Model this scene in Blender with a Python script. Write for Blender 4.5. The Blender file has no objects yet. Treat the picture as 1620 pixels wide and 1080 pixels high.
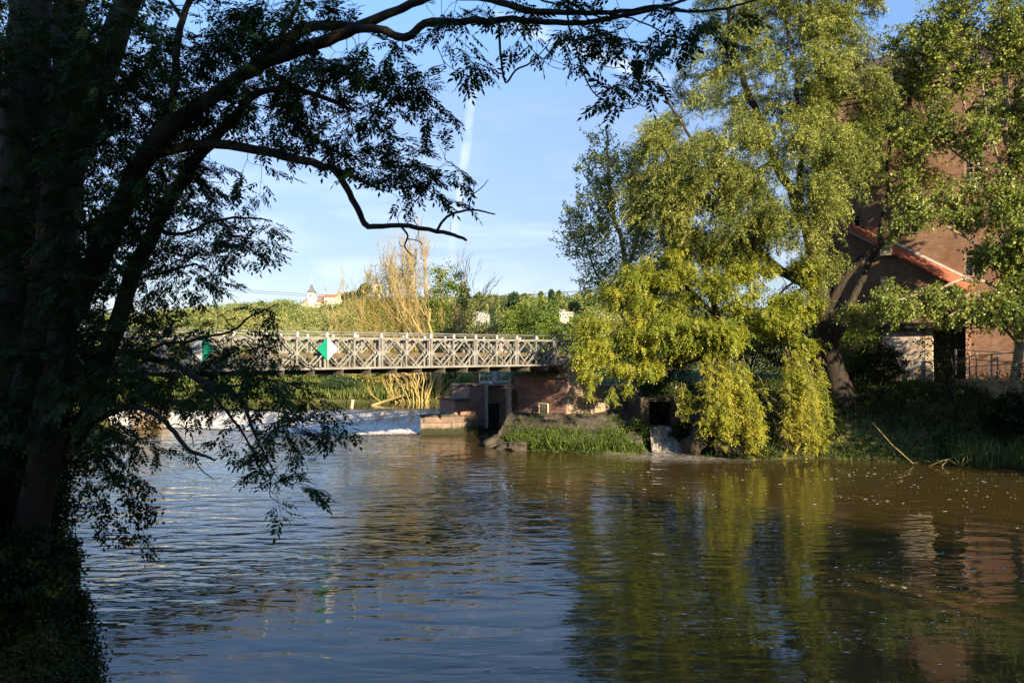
import bpy, math, random
import numpy as np
random.seed(7)
RNG = np.random.default_rng(11)
R = math.radians
sc = bpy.context.scene
COL = sc.collection

# ------------------------------------------------------------------ camera
EYE = 5.7          # eye height above the lower pool, metres
F = 1308.0         # focal length in pixels of the 1620 px wide photograph
HOR = 555.0        # row of the horizon
cd = bpy.data.cameras.new('camera'); cam = bpy.data.objects.new('camera', cd); COL.objects.link(cam)
cam.location = (0, 0, EYE); cam.rotation_euler = (R(90), 0, 0)
cd.sensor_width = 36; cd.lens = F / 1620 * 36
cd.shift_y = (HOR - 540) / 1620
cd.clip_start = 0.1; cd.clip_end = 6000
sc.camera = cam

# ------------------------------------------------------------------ light
SUN_EL, SUN_AZ = 18.0, 154.0            # azimuth clockwise from +Y
sv = (math.sin(R(SUN_AZ)) * math.cos(R(SUN_EL)), math.cos(R(SUN_AZ)) * math.cos(R(SUN_EL)), math.sin(R(SUN_EL)))
ld = bpy.data.lights.new('sun', 'SUN'); ld.energy = 5.0; ld.angle = R(0.5); ld.color = (1.0, 0.82, 0.56)
sun = bpy.data.objects.new('sun', ld); COL.objects.link(sun)
sun.rotation_euler = (R(90 - SUN_EL), 0, math.atan2(sv[1], sv[0]) + R(90))
sun.location = (30, -40, 60)
sc.view_settings.view_transform = 'Standard'; sc.view_settings.look = 'None'
sc.view_settings.gamma = 1; sc.view_settings.use_curve_mapping = False
sc.view_settings.exposure = 1.3
sc.cycles.max_bounces = 8; sc.cycles.diffuse_bounces = 3; sc.cycles.glossy_bounces = 3
sc.cycles.transmission_bounces = 4; sc.cycles.transparent_max_bounces = 8
sc.cycles.caustics_reflective = False; sc.cycles.caustics_refractive = False

class NT:
    """small helper to write node trees"""
    def __init__(s, nt): s.t = nt; nt.nodes.clear()
    def n(s, typ, **kw):
        nd = s.t.nodes.new(typ)
        ins = kw.pop('i', {})
        for k, v in kw.items(): setattr(nd, k, v)
        for k, v in ins.items():
            if isinstance(v, bpy.types.NodeSocket): s.t.links.new(v, nd.inputs[k])
            else: nd.inputs[k].default_value = v
        return nd
    def m(s, op, a, b=0.0, c=0.0, clamp=False):
        nd = s.n('ShaderNodeMath', operation=op, i={0: a, 1: b, 2: c}); nd.use_clamp = clamp
        return nd.outputs[0]
    def ramp(s, fac, stops):
        nd = s.t.nodes.new('ShaderNodeValToRGB'); s.t.links.new(fac, nd.inputs[0])
        e = nd.color_ramp.elements
        while len(e) < len(stops): e.new(0.5)
        for el, (p, c) in zip(e, stops):
            el.position = p; el.color = (c if len(c) == 4 else (*c, 1)) if hasattr(c, '__len__') else (c, c, c, 1)
        return nd.outputs[0]
    def mix(s, fac, a, b, mode='MIX'):
        nd = s.t.nodes.new('ShaderNodeMix'); nd.data_type = 'RGBA'; nd.blend_type = mode
        for sock, v in ((nd.inputs[0], fac), (nd.inputs[6], a), (nd.inputs[7], b)):
            if isinstance(v, bpy.types.NodeSocket): s.t.links.new(v, sock)
            else: sock.default_value = v if not hasattr(v, '__len__') else (*v[:3], 1)
        return nd.outputs[2]
    def noise(s, vec, scale, detail=4, rough=0.5, dist=0.0, dim='3D'):
        nd = s.n('ShaderNodeTexNoise', noise_dimensions=dim, i={'Scale': scale, 'Detail': detail, 'Roughness': rough, 'Distortion': dist})
        if vec is not None: s.t.links.new(vec, nd.inputs['Vector'])
        return nd.outputs[0]
    def mapv(s, vec, scale=(1, 1, 1), rot=(0, 0, 0), loc=(0, 0, 0)):
        return s.n('ShaderNodeMapping', i={'Vector': vec, 'Scale': scale, 'Rotation': rot, 'Location': loc}).outputs[0]
    def smooth(s, v, a, b):
        return s.n('ShaderNodeMapRange', interpolation_type='SMOOTHSTEP', i={'Value': v, 'From Min': a, 'From Max': b}).outputs[0]

# world: physical sky regraded by elevation, with thin cirrus and two contrails laid out by direction
w = bpy.data.worlds.new('World'); sc.world = w; w.use_nodes = True
g = NT(w.node_tree)
sky = g.n('ShaderNodeTexSky', sky_type='NISHITA', sun_disc=False, sun_elevation=R(SUN_EL), sun_rotation=R(SUN_AZ),
          altitude=150, air_density=1.0, dust_density=0.2, ozone_density=1.1)
tc = g.n('ShaderNodeTexCoord').outputs['Generated']
sx = g.n('ShaderNodeSeparateXYZ', i={0: tc})
ymax = g.m('MAXIMUM', sx.outputs[1], 0.02)
u = g.m('DIVIDE', sx.outputs[0], ymax); v = g.m('DIVIDE', sx.outputs[2], ymax)
uv = g.n('ShaderNodeCombineXYZ', i={0: u, 1: v, 2: 0.0}).outputs[0]
wob = g.m('MULTIPLY', g.m('SUBTRACT', g.noise(uv, 9, 3), 0.5), 0.012)
def trail(p0, p1, halfw, strength, seed):
    (x0, y0), (x1, y1) = [((a - 810) / F, (HOR - b) / F) for a, b in (p0, p1)]
    L = math.hypot(x1 - x0, y1 - y0); tx, ty = (x1 - x0) / L, (y1 - y0) / L
    du = g.m('SUBTRACT', u, x0); dv = g.m('SUBTRACT', v, y0)
    along = g.m('ADD', g.m('MULTIPLY', du, tx), g.m('MULTIPLY', dv, ty))
    acr = g.m('ABSOLUTE', g.m('ADD', g.m('ADD', g.m('MULTIPLY', du, -ty), g.m('MULTIPLY', dv, tx)), wob))
    band = g.m('SUBTRACT', 1.0, g.smooth(acr, halfw * 0.25, halfw))
    ends = g.m('MULTIPLY', g.smooth(along, -0.01, 0.05), g.m('SUBTRACT', 1.0, g.smooth(along, L * 0.55, L)))
    patch = g.ramp(g.noise(g.mapv(uv, (1, 1, 1), loc=(seed, seed, 0)), 22, 5, 0.6), [(0.33, 0.15), (0.62, 1.0)])
    return g.m('MULTIPLY', g.m('MULTIPLY', g.m('MULTIPLY', band, ends), patch), strength)
t1 = trail((753, 100), (706, 470), 0.0078, 0.34, 1.3)
t2 = trail((770, 22), (1120, 150), 0.0140, 0.42, 4.1)
cir = g.ramp(g.noise(g.mapv(uv, (1.6, 9, 1), rot=(0, 0, R(-7))), 2.2, 6, 0.55, 0.6), [(0.46, 0.0), (0.78, 1.0)])
cir = g.m('MULTIPLY', g.m('MULTIPLY', cir, g.m('SUBTRACT', 1.0, g.smooth(v, 0.06, 0.36))), 0.42)
cl = g.m('ADD', g.m('MAXIMUM', t1, t2), cir, clamp=True)
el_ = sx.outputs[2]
sky_grade = g.ramp(el_, [(0.0, (0.48, 0.53, 0.74)), (0.12, (0.61, 0.60, 0.75)), (0.28, (0.92, 0.91, 1.08)), (0.42, (1.08, 1.36, 1.68)), (0.75, (1.1, 1.42, 1.75))])  # elevation tint; high stops boosted blue to colour the water reflections
col = g.mix(cl, g.mix(1.0, sky.outputs[0], sky_grade, 'MULTIPLY'), (8.2, 8.6, 9.8))
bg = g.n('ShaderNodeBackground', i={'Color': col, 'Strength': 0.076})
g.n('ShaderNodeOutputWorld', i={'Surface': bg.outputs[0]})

# ------------------------------------------------------------------ helpers
def px(x, y, Z):
    """point that the photograph shows at column x, row y, at distance Z"""
    return np.array([(x - 810) / F * Z, Z, EYE + (HOR - y) / F * Z])

def tag(o, label=None, cat=None, group=None, kind=None):
    if label: o['label'] = label
    if cat: o['category'] = cat
    if group: o['group'] = group
    if kind: o['kind'] = kind
    return o
def empty(name, loc=(0, 0, 0), rz=0.0):
    o = bpy.data.objects.new(name, None); COL.objects.link(o); o.location = loc; o.rotation_euler = (0, 0, rz)
    return o
def mesh_obj(name, V, Fc, mat, parent=None, smooth=False, tint=None):
    """V (n,3); Fc: (m,k) array or a list of such arrays"""
    me = bpy.data.meshes.new(name)
    V = np.asarray(V, dtype=np.float32)
    if isinstance(Fc, np.ndarray): Fc = [Fc]
    Fc = [np.asarray(f, dtype=np.int32) for f in Fc if len(f)]
    loops = np.concatenate([f.ravel() for f in Fc]) if Fc else np.zeros(0, np.int32)
    sizes = np.concatenate([np.full(len(f), f.shape[1], np.int32) for f in Fc])
    starts = np.concatenate([[0], np.cumsum(sizes)[:-1]]).astype(np.int32)
    me.vertices.add(len(V)); me.vertices.foreach_set('co', V.ravel())
    me.loops.add(len(loops)); me.loops.foreach_set('vertex_index', loops)
    me.polygons.add(len(sizes)); me.polygons.foreach_set('loop_start', starts)
    if smooth: me.polygons.foreach_set('use_smooth', np.ones(len(sizes), bool))
    if tint is not None:
        at = me.attributes.new('tint', 'FLOAT', 'POINT'); at.data.foreach_set('value', np.asarray(tint, np.float32))
    me.update(calc_edges=True)
    if mat: me.materials.append(mat)
    o = bpy.data.objects.new(name, me); COL.objects.link(o)
    if parent is not None: o.parent = parent
    return o

class MB:
    """collects boxes, beams, tubes and polygons; build() links them as one mesh object"""
    def __init__(s): s.v = []; s.f = []
    def add(s, vs, fs):
        b = len(s.v); s.v += [tuple(map(float, p)) for p in vs]; s.f += [tuple(b + i for i in f) for f in fs]; return s
    def box(s, x0, x1, y0, y1, z0, z1):
        vs = [(x, y, z) for z in (z0, z1) for y in (y0, y1) for x in (x0, x1)]
        return s.add(vs, [(0, 2, 3, 1), (4, 5, 7, 6), (0, 1, 5, 4), (2, 6, 7, 3), (0, 4, 6, 2), (1, 3, 7, 5)])
    def beam(s, a, b, wd, ht, up=(0, 0, 1)):
        a = np.array(a, float); b = np.array(b, float); d = b - a; d /= np.linalg.norm(d)
        up = np.array(up, float)
        if abs(d @ up) > 0.98: up = np.array((0, 1.0, 0))
        r = np.cross(d, up); r /= np.linalg.norm(r); q = np.cross(r, d)
        vs = [p + r * i * wd / 2 + q * j * ht / 2 for p in (a, b) for i, j in ((-1, -1), (1, -1), (1, 1), (-1, 1))]
        return s.add(vs, [(3, 2, 1, 0), (4, 5, 6, 7), (0, 1, 5, 4), (1, 2, 6, 5), (2, 3, 7, 6), (3, 0, 4, 7)])
    def tube(s, pts, rad, n=8):
        V, Fq = tube_arrays(np.array(pts, float), np.full(len(pts), rad) if np.isscalar(rad) else np.array(rad), n, cap=True)
        return s.add(V, [tuple(q) for f in Fq for q in f])
    def prism(s, poly, z0, z1):
        n = len(poly)
        vs = [(x, y, z0) for x, y in poly] + [(x, y, z1) for x, y in poly]
        return s.add(vs, [tuple(range(n))[::-1], tuple(range(n, 2 * n))] + [(i, (i + 1) % n, n + (i + 1) % n, n + i) for i in range(n)])
    def build(s, name, mat, parent=None, smooth=False, bevel=0.0):
        me = bpy.data.meshes.new(name); me.from_pydata(s.v, [], s.f); me.update()
        if smooth: me.polygons.foreach_set('use_smooth', [True] * len(me.polygons))
        me.materials.append(mat)
        o = bpy.data.objects.new(name, me); COL.objects.link(o)
        if parent is not None: o.parent = parent
        if bevel:
            b = o.modifiers.new('bevel', 'BEVEL'); b.width = bevel; b.segments = 2; b.limit_method = 'ANGLE'
        return o

def tube_arrays(P, rad, n, cap=False):
    m = len(P)
    D = np.empty_like(P); D[1:-1] = P[2:] - P[:-2]; D[0] = P[1] - P[0]; D[-1] = P[-1] - P[-2]
    D /= np.linalg.norm(D, axis=1, keepdims=True) + 1e-9
    ref = np.array([0.3, 0.9, 0.1]) if abs(D[:, 2]).mean() > 0.6 else np.array([0.1, 0.2, 1.0])
    A = np.cross(D, ref); A /= np.linalg.norm(A, axis=1, keepdims=True) + 1e-9
    B = np.cross(D, A)
    th = np.arange(n) / n * 2 * math.pi
    V = P[:, None] + rad[:, None, None] * (A[:, None] * np.cos(th)[None, :, None] + B[:, None] * np.sin(th)[None, :, None])
    V = V.reshape(-1, 3)
    i = np.arange(m - 1)[:, None] * n; j = np.arange(n)[None]; k = (np.arange(n) + 1) % n
    Q = np.stack([i + j, i + k[None], i + n + k[None], i + n + j], -1).reshape(-1, 4)
    fs = [Q]
    if cap: fs.append(np.arange(n)[::-1][None]); fs.append((np.arange(n) + (m - 1) * n)[None])
    return V, fs

# ------------------------------------------------------------------ leaves
def unit(a): return a / (np.linalg.norm(a, axis=-1, keepdims=True) + 1e-9)
def leaf_quads(C, D, N, L, W, fold=0.12):
    """pointed leaves: base C, direction D, face normal N, length L, width W -> verts, quads"""
    D = unit(D); S = unit(np.cross(D, N)); U = np.cross(S, D)
    L = np.broadcast_to(np.asarray(L, float), (len(C),))[:, None]; W = np.broadcast_to(np.asarray(W, float), (len(C),))[:, None]
    mid = C + D * L * 0.45
    V = np.stack([C, mid + S * W / 2 + U * W * fold, C + D * L - U * L * 0.06, mid - S * W / 2 + U * W * fold], 1).reshape(-1, 3)
    return V, np.arange(len(C) * 4, dtype=np.int32).reshape(-1, 4)
def rnd_unit(n): return unit(RNG.normal(size=(n, 3)))

class Skel:
    """branch skeleton: explicit limbs first, then twigs grown to attractor points"""
    def __init__(s): s.p = []; s.par = []; s.r = []; s.tips = []
    def path(s, pts, rads, parent=None, sub=4, jit=0.02):
        pts = [np.array(q, float) for q in pts]
        if parent is None and s.p: parent = s.near(pts[0])
        if parent is not None and parent >= 0: pts = [s.p[parent]] + pts[1:]
        P = [pts[0]]; Rr = [rads[0]]
        n = len(pts)
        rad = np.interp(np.arange(n), np.linspace(0, n - 1, len(rads)), rads)
        for i in range(n - 1):
            a = pts[max(i - 1, 0)]; b = pts[i]; c = pts[i + 1]; d = pts[min(i + 2, n - 1)]
            L = np.linalg.norm(c - b)
            for k in range(1, sub + 1):
                t = k / sub
                q = 0.5 * ((2 * b) + (c - a) * t + (2 * a - 5 * b + 4 * c - d) * t * t + (3 * b - a - 3 * c + d) * t ** 3)
                if not (k == sub and i == n - 2): q = q + RNG.normal(size=3) * jit * L
                P.append(q); Rr.append(rad[i] * (1 - t) + rad[i + 1] * t)
        idx = []
        last = parent if parent is not None else -1
        for k, (q, r_) in enumerate(zip(P, Rr)):
            if k == 0 and last >= 0: continue
            s.p.append(q); s.r.append(r_); s.par.append(last); last = len(s.p) - 1; idx.append(last)
        return idx
    def near(s, q): return int(np.argmin(((np.array(s.p) - q) ** 2).sum(1)))
    def attract(s, pts, tip=0.006, sag=0.06, order=None, bias=0.35, sub=3, updraft=0.0):
        pts = np.asarray(pts, float)
        n0 = len(s.p)
        cap = n0 + len(pts) * sub
        A = np.zeros((cap, 3)); A[:n0] = s.p; n = n0
        dcore = np.array([np.sqrt(((A[:n0] - q) ** 2).sum(1).min()) for q in pts])
        depth = np.zeros(cap)
        for qi in np.argsort(dcore):
            q = pts[qi]
            d2 = np.sqrt(((A[:n] - q) ** 2).sum(1))
            cost = d2 + bias * depth[:n] + updraft * np.maximum(A[:n, 2] - q[2], 0)
            j = int(np.argmin(cost)); b = A[j]; L = d2[j]
            pj = s.par[j]
            pd = (b - A[pj]) if pj >= 0 else (q - b)
            pd = pd / (np.linalg.norm(pd) + 1e-9)
            c1 = b + pd * L * 0.35
            last = j
            for k in range(1, sub + 1):
                t = k / sub
                x = b * (1 - t) ** 2 + 2 * c1 * t * (1 - t) + q * t * t
                x = x + np.array([0, 0, -sag * L * 4 * t * (1 - t)])
                if k < sub: x = x + RNG.normal(size=3) * 0.05 * L
                A[n] = x; depth[n] = depth[j] + L * t; s.p.append(x); s.par.append(last); s.r.append(0.0); last = n; n += 1
            s.tips.append(last)
        s.tip = tip
    def radii(s, expo=2.3, tip=0.006):
        n = len(s.p); acc = np.zeros(n); r = np.zeros(n); given = np.array(s.r)
        par = np.array(s.par)
        for i in range(n - 1, -1, -1):
            base = acc[i] ** (1 / expo) if acc[i] > 0 else tip
            r[i] = given[i] if given[i] > 0 else base
            if par[i] >= 0: acc[par[i]] += max(base, 0) ** expo
        s.rad = r; return r
    def mesh(s, name, mat, parent, minr=0.0, wob=0.0, nside=(10, 6, 4, 3), maxchild=0.7):
        P = np.array(s.p); n = len(P); par = np.array(s.par); r = s.rad
        main = -np.ones(n, int); best = np.zeros(n)
        for i in range(n):
            if par[i] >= 0 and r[i] > best[par[i]]: best[par[i]] = r[i]; main[par[i]] = i
        Vs = []; Fs = {}; off = 0
        for i in range(n):
            if par[i] >= 0 and main[par[i]] == i: continue
            ch = [par[i], i] if par[i] >= 0 else [i]
            while main[ch[-1]] >= 0: ch.append(main[ch[-1]])
            if len(ch) < 2: continue
            rr = r[ch].copy()
            if par[i] >= 0: rr[0] = min(r[par[i]], rr[1] * 1.25)
            if rr.max() < minr: continue
            k = nside[0] if rr.max() > 0.12 else nside[1] if rr.max() > 0.035 else nside[2] if rr.max() > 0.012 else nside[3]
            V, fs = tube_arrays(P[ch], rr, k)
            if wob and rr.max() > 0.05:
                ph = RNG.uniform(0, 6, 3)
                cen = np.repeat(P[ch], k, 0); rv = V - cen
                ang = np.tile(np.arange(k) / k * 6.283, len(ch))
                V = cen + rv * (1 + wob * np.sin(ang * 3 + ph[0] + cen[:, 2] * 1.7)[:, None] + wob * 0.6 * RNG.normal(size=(len(V), 1)))
            Vs.append(V); Fs.setdefault(4, []).append(fs[0] + off); off += len(V)
        return mesh_obj(name, np.concatenate(Vs), [np.concatenate(f) for f in Fs.values()], mat, parent, smooth=True)

def blob_points(blobs, n):
    """blobs: (px, py, Z, rx px, ry px, rz m[, weight]); returns n points filling them, shell-biased"""
    w = np.array([b[3] * b[4] * (b[6] if len(b) > 6 else 1.0) for b in blobs]); w = w / w.sum()
    ch = RNG.choice(len(blobs), n, p=w)
    d = rnd_unit(n) * (RNG.uniform(0.12, 1, n) ** (1 / 2.2))[:, None]
    B = np.array([b[:6] for b in blobs])[ch]
    Z = B[:, 2] + d[:, 1] * B[:, 5]
    X = (B[:, 0] + d[:, 0] * B[:, 3] - 810) / F * B[:, 2]
    z = EYE + (HOR - B[:, 1] - d[:, 2] * B[:, 4]) / F * B[:, 2]
    return np.stack([X, Z, z], 1)

def tuft_leaves(tips, per, sig, L, W, droop=0.0, seedtint=0.5, flat=0.4, dirbias=None):
    n = len(tips) * per
    base = np.repeat(tips, per, 0)
    off = RNG.normal(size=(n, 3)) * np.asarray(sig)
    C = base + off
    D = rnd_unit(n) + np.array([0, 0, -droop])
    if dirbias is not None: D = D + dirbias
    N = rnd_unit(n) + np.array([0, 0, flat])
    Ls = L * RNG.uniform(0.7, 1.25, n)
    V, Q = leaf_quads(C, D, N, Ls, W * RNG.uniform(0.8, 1.2, n))
    tt = np.clip(np.repeat(RNG.normal(0.5, 0.22, len(tips)), per) + RNG.normal(0, 0.15, n), 0, 1)
    return V, Q, np.repeat(tt, 4)

def strand_leaves(starts, dirs, lens, step, L, W, grav=0.5, spread=0.03, tintm=None, twig=None, leafdroop=0.6):
    """leafy hanging twigs; returns leaf arrays and the twig polylines"""
    Cs = []; Ds = []; T = []; lines = []
    K = 8
    for i, (a, d, Ln) in enumerate(zip(starts, dirs, lens)):
        t = np.linspace(0, 1, K)[:, None]
        d = d / (np.linalg.norm(d) + 1e-9)
        P = a + d * Ln * t * (1 - 0.35 * t * grav) + np.array([0, 0, -1.0]) * Ln * grav * t ** 2
        P = P + np.cumsum(RNG.normal(size=(K, 3)) * Ln * 0.018, 0)
        lines.append(P)
        seg = np.linalg.norm(np.diff(P, axis=0), axis=1).sum()
        m = max(3, int(seg / step)); tt = RNG.uniform(0.08, 1, m) * (K - 1)
        k = np.minimum(tt.astype(int), K - 2); fr = (tt - k)[:, None]
        Cs.append(P[k] * (1 - fr) + P[k + 1] * fr); Ds.append(unit(P[k + 1] - P[k]))
        T.append(np.full(m, RNG.normal(0.5, 0.2) if tintm is None else tintm[i] + RNG.normal(0, 0.1)))
    C = np.concatenate(Cs); D = np.concatenate(Ds); T = np.concatenate(T)
    n = len(C)
    C = C + RNG.normal(size=(n, 3)) * spread
    D = unit(D * 0.7 + rnd_unit(n) * 0.75 + np.array([0, 0, -leafdroop]))
    V, Q = leaf_quads(C, D, rnd_unit(n), L * RNG.uniform(0.7, 1.25, n), W * RNG.uniform(0.8, 1.2, n))
    return V, Q, np.repeat(np.clip(T + RNG.normal(0, 0.13, n), 0, 1), 4), lines

def compound(C, D, size, pairs=4, upv=None, wr=0.125, lr=1.0):
    """ash leaves: rachis from C along D with paired leaflets and one at the tip"""
    n = len(C); D = unit(D); N = unit(rnd_unit(n) * 0.5 + np.array([0, 0, 1.0])) if upv is None else upv
    S = unit(np.cross(D, N)); U = np.cross(S, D)
    size = np.asarray(size)[:, None]
    outV = []
    for k in range(pairs):
        f = 0.30 + 0.62 * k / pairs
        for sgn in (-1, 1):
            b0 = C + D * size * f - U * size * 0.08 * f * f
            d = unit(D * 0.62 + S * sgn * 0.8 - U * 0.18 + rnd_unit(n) * 0.16)
            V, _ = leaf_quads(b0, d, unit(U + rnd_unit(n) * .25), size[:, 0] * lr * (0.34 if k else .28) * RNG.uniform(.85, 1.15, n), size[:, 0] * wr)
            outV.append(V.reshape(n, 1, 4, 3))
    V, _ = leaf_quads(C + D * size * .95 - U * size * .08, unit(D - U * .15 + rnd_unit(n) * .1), U, size[:, 0] * .36 * lr, size[:, 0] * wr); outV.append(V.reshape(n, 1, 4, 3))
    w_ = size * 0.008; E = C + D * size * .97 - U * size * .08
    r = np.stack([C - S * w_, C + S * w_, E + S * w_ * .6, E - S * w_ * .6], 1); outV.append(r.reshape(n, 1, 4, 3))
    V = np.concatenate(outV, 1); m = V.shape[1]
    V = V.reshape(-1, 3); T = np.repeat(np.clip(RNG.normal(.5, .25, n), 0, 1), m * 4)
    return V, np.arange(len(V), dtype=np.int32).reshape(-1, 4), T

def join(parts):
    Vs, Qs, Ts = [], [], []; o = 0
    for V, Q, T in parts:
        Vs.append(V); Qs.append(Q + o); Ts.append(T); o += len(V)
    return np.concatenate(Vs), np.concatenate(Qs), np.concatenate(Ts)

# ------------------------------------------------------------------ materials
def new_mat(name):
    m = bpy.data.materials.new(name); m.use_nodes = True
    return m, NT(m.node_tree)
def leaf_mat(name, ca, cb, cc=None, trans=0.3, rough=0.5, spec=0.35):
    m, g = new_mat(name)
    at = g.n('ShaderNodeAttribute', attribute_name='tint').outputs['Fac']
    stops = [(0.1, ca), (0.9, cb)] if cc is None else [(0.05, ca), (0.5, cb), (0.95, cc)]
    c = g.ramp(at, stops)
    pb = g.n('ShaderNodeBsdfPrincipled', i={'Base Color': c, 'Roughness': rough, 'Specular IOR Level': spec})
    tr = g.n('ShaderNodeBsdfTranslucent', i={'Color': g.mix(1.0, c, (1.0, 1.0, 0.45), 'MULTIPLY')})
    mx = g.n('ShaderNodeMixShader', i={0: trans, 1: pb.outputs[0], 2: tr.outputs[0]})
    g.n('ShaderNodeOutputMaterial', i={'Surface': mx.outputs[0]})
    return m
def rough_mat(name, stops, scale=3.0, rough=0.85, bump=0.3, stretch=(1, 1, 1), detail=6, spec=0.3, bd=0.05, metal=0.0):
    m, g = new_mat(name)
    tc = g.n('ShaderNodeTexCoord').outputs['Object']
    f = g.noise(g.mapv(tc, stretch), scale, detail, 0.6)
    c = g.ramp(f, stops)
    f2 = g.noise(g.mapv(tc, stretch), scale * 5, 4, 0.6)
    bp = g.n('ShaderNodeBump', i={'Height': g.m('ADD', f, g.m('MULTIPLY', f2, 0.4)), 'Strength': bump, 'Distance': bd}).outputs[0]
    pb = g.n('ShaderNodeBsdfPrincipled', i={'Base Color': c, 'Roughness': rough, 'Normal': bp, 'Specular IOR Level': spec, 'Metallic': metal})
    g.n('ShaderNodeOutputMaterial', i={'Surface': pb.outputs[0]})
    return m
def brick_mat(name, c1, c2, cm, bw, bh, mortar=0.012, stain=(0.25, 0.22, 0.2), stain_amt=0.5, bump=0.5, squash=1.0, offs=0.5, dark=0.5, tide=None):
    """brick or ashlar in the wall's own frame: along = x+y, up = z"""
    m, g = new_mat(name)
    tc = g.n('ShaderNodeTexCoord').outputs['Object']
    s = g.n('ShaderNodeSeparateXYZ', i={0: tc})
    vec = g.n('ShaderNodeCombineXYZ', i={0: g.m('ADD', s.outputs[0], s.outputs[1]), 1: s.outputs[2], 2: 0.0}).outputs[0]
    br = g.n('ShaderNodeTexBrick', offset=offs, i={'Vector': vec, 'Color1': (*c1, 1), 'Color2': (*c2, 1), 'Mortar': (*cm, 1), 'Scale': 1.0,
             'Mortar Size': mortar, 'Mortar Smooth': 0.3, 'Bias': 0.0, 'Brick Width': bw, 'Row Height': bh})
    n1 = g.noise(tc, 0.5, 6, 0.6); n2 = g.noise(tc, 3.0, 6, 0.65); n3 = g.noise(tc, 25, 3, 0.5)
    c = g.mix(g.m('MULTIPLY', g.ramp(n1, [(0.4, 0.0), (0.65, 1.0)]), stain_amt), br.outputs[0], stain)
    c = g.mix(0.8, c, g.ramp(n2, [(0.3, (dark, dark, dark)), (0.75, (1.25, 1.2, 1.15))]), 'MULTIPLY')
    if tide is not None:
        tz = g.m('SUBTRACT', 1.0, g.smooth(g.m('ADD', s.outputs[2], g.m('MULTIPLY', g.m('SUBTRACT', n2, 0.5), 0.5)), tide, tide + 0.3))
        c = g.mix(tz, c, (0.035, 0.038, 0.02))
    h = g.m('ADD', g.m('MULTIPLY', br.outputs[1], -0.8), g.m('MULTIPLY', n3, 0.6))
    bp = g.n('ShaderNodeBump', i={'Height': h, 'Strength': bump, 'Distance': 0.02}).outputs[0]
    pb = g.n('ShaderNodeBsdfPrincipled', i={'Base Color': c, 'Roughness': 0.9, 'Normal': bp, 'Specular IOR Level': 0.2})
    g.n('ShaderNodeOutputMaterial', i={'Surface': pb.outputs[0]})
    return m

M = {}
M['bark'] = rough_mat('bark', [(0.3, (0.016, 0.013, 0.010)), (0.7, (0.055, 0.043, 0.031))], 6, 0.9, 0.8, (1, 1, 0.25), bd=0.04)
M['bark_pale'] = rough_mat('bark_pale', [(0.3, (0.16, 0.13, 0.09)), (0.7, (0.36, 0.3, 0.2))], 5, 0.9, 0.6, (1, 1, 0.3))
M['bark_dead'] = rough_mat('bark_dead', [(0.35, (0.26, 0.19, 0.075)), (0.55, (0.34, 0.26, 0.10)), (0.75, (0.42, 0.35, 0.22))], 1.2, 0.9, 0.4)
M['twig_yellow'] = rough_mat('twig_yellow', [(0.3, (0.40, 0.28, 0.08)), (0.7, (0.46, 0.36, 0.16))], 1.0, 0.85, 0.3)
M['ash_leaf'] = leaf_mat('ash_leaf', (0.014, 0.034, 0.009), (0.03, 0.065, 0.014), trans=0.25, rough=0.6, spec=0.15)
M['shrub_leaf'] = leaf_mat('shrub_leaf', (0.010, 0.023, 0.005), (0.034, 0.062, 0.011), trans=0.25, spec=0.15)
M['willow_leaf'] = leaf_mat('willow_leaf', (0.055, 0.085, 0.015), (0.18, 0.215, 0.036), (0.36, 0.37, 0.08), trans=0.15)
M['poplar_leaf'] = leaf_mat('poplar_leaf', (0.06, 0.10, 0.014), (0.16, 0.21, 0.03), (0.33, 0.35, 0.07), trans=0.2, rough=0.4)
M['yellow_leaf'] = leaf_mat('yellow_leaf', (0.07, 0.12, 0.014), (0.21, 0.25, 0.025), (0.42, 0.38, 0.045), trans=0.25)
M['green_leaf'] = leaf_mat('green_leaf', (0.06, 0.11, 0.012), (0.13, 0.2, 0.025), (0.22, 0.27, 0.04), trans=0.3)
M['olive_leaf'] = leaf_mat('olive_leaf', (0.12, 0.13, 0.035), (0.26, 0.25, 0.07), (0.38, 0.34, 0.11), trans=0.2)
M['hill_leaf'] = leaf_mat('hill_leaf', (0.05, 0.09, 0.022), (0.17, 0.21, 0.055), (0.32, 0.30, 0.10), trans=0.15)
M['dark_leaf'] = leaf_mat('dark_leaf', (0.02, 0.045, 0.015), (0.05, 0.09, 0.03), trans=0.15)
M['golden_leaf'] = leaf_mat('golden_leaf', (0.16, 0.15, 0.03), (0.32, 0.28, 0.06), (0.46, 0.38, 0.10), trans=0.3)
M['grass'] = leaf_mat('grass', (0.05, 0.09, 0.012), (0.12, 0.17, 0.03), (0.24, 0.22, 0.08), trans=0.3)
M['shade_leaf'] = leaf_mat('shade_leaf', (0.03, 0.05, 0.012), (0.05, 0.09, 0.02), trans=0.1)
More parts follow.
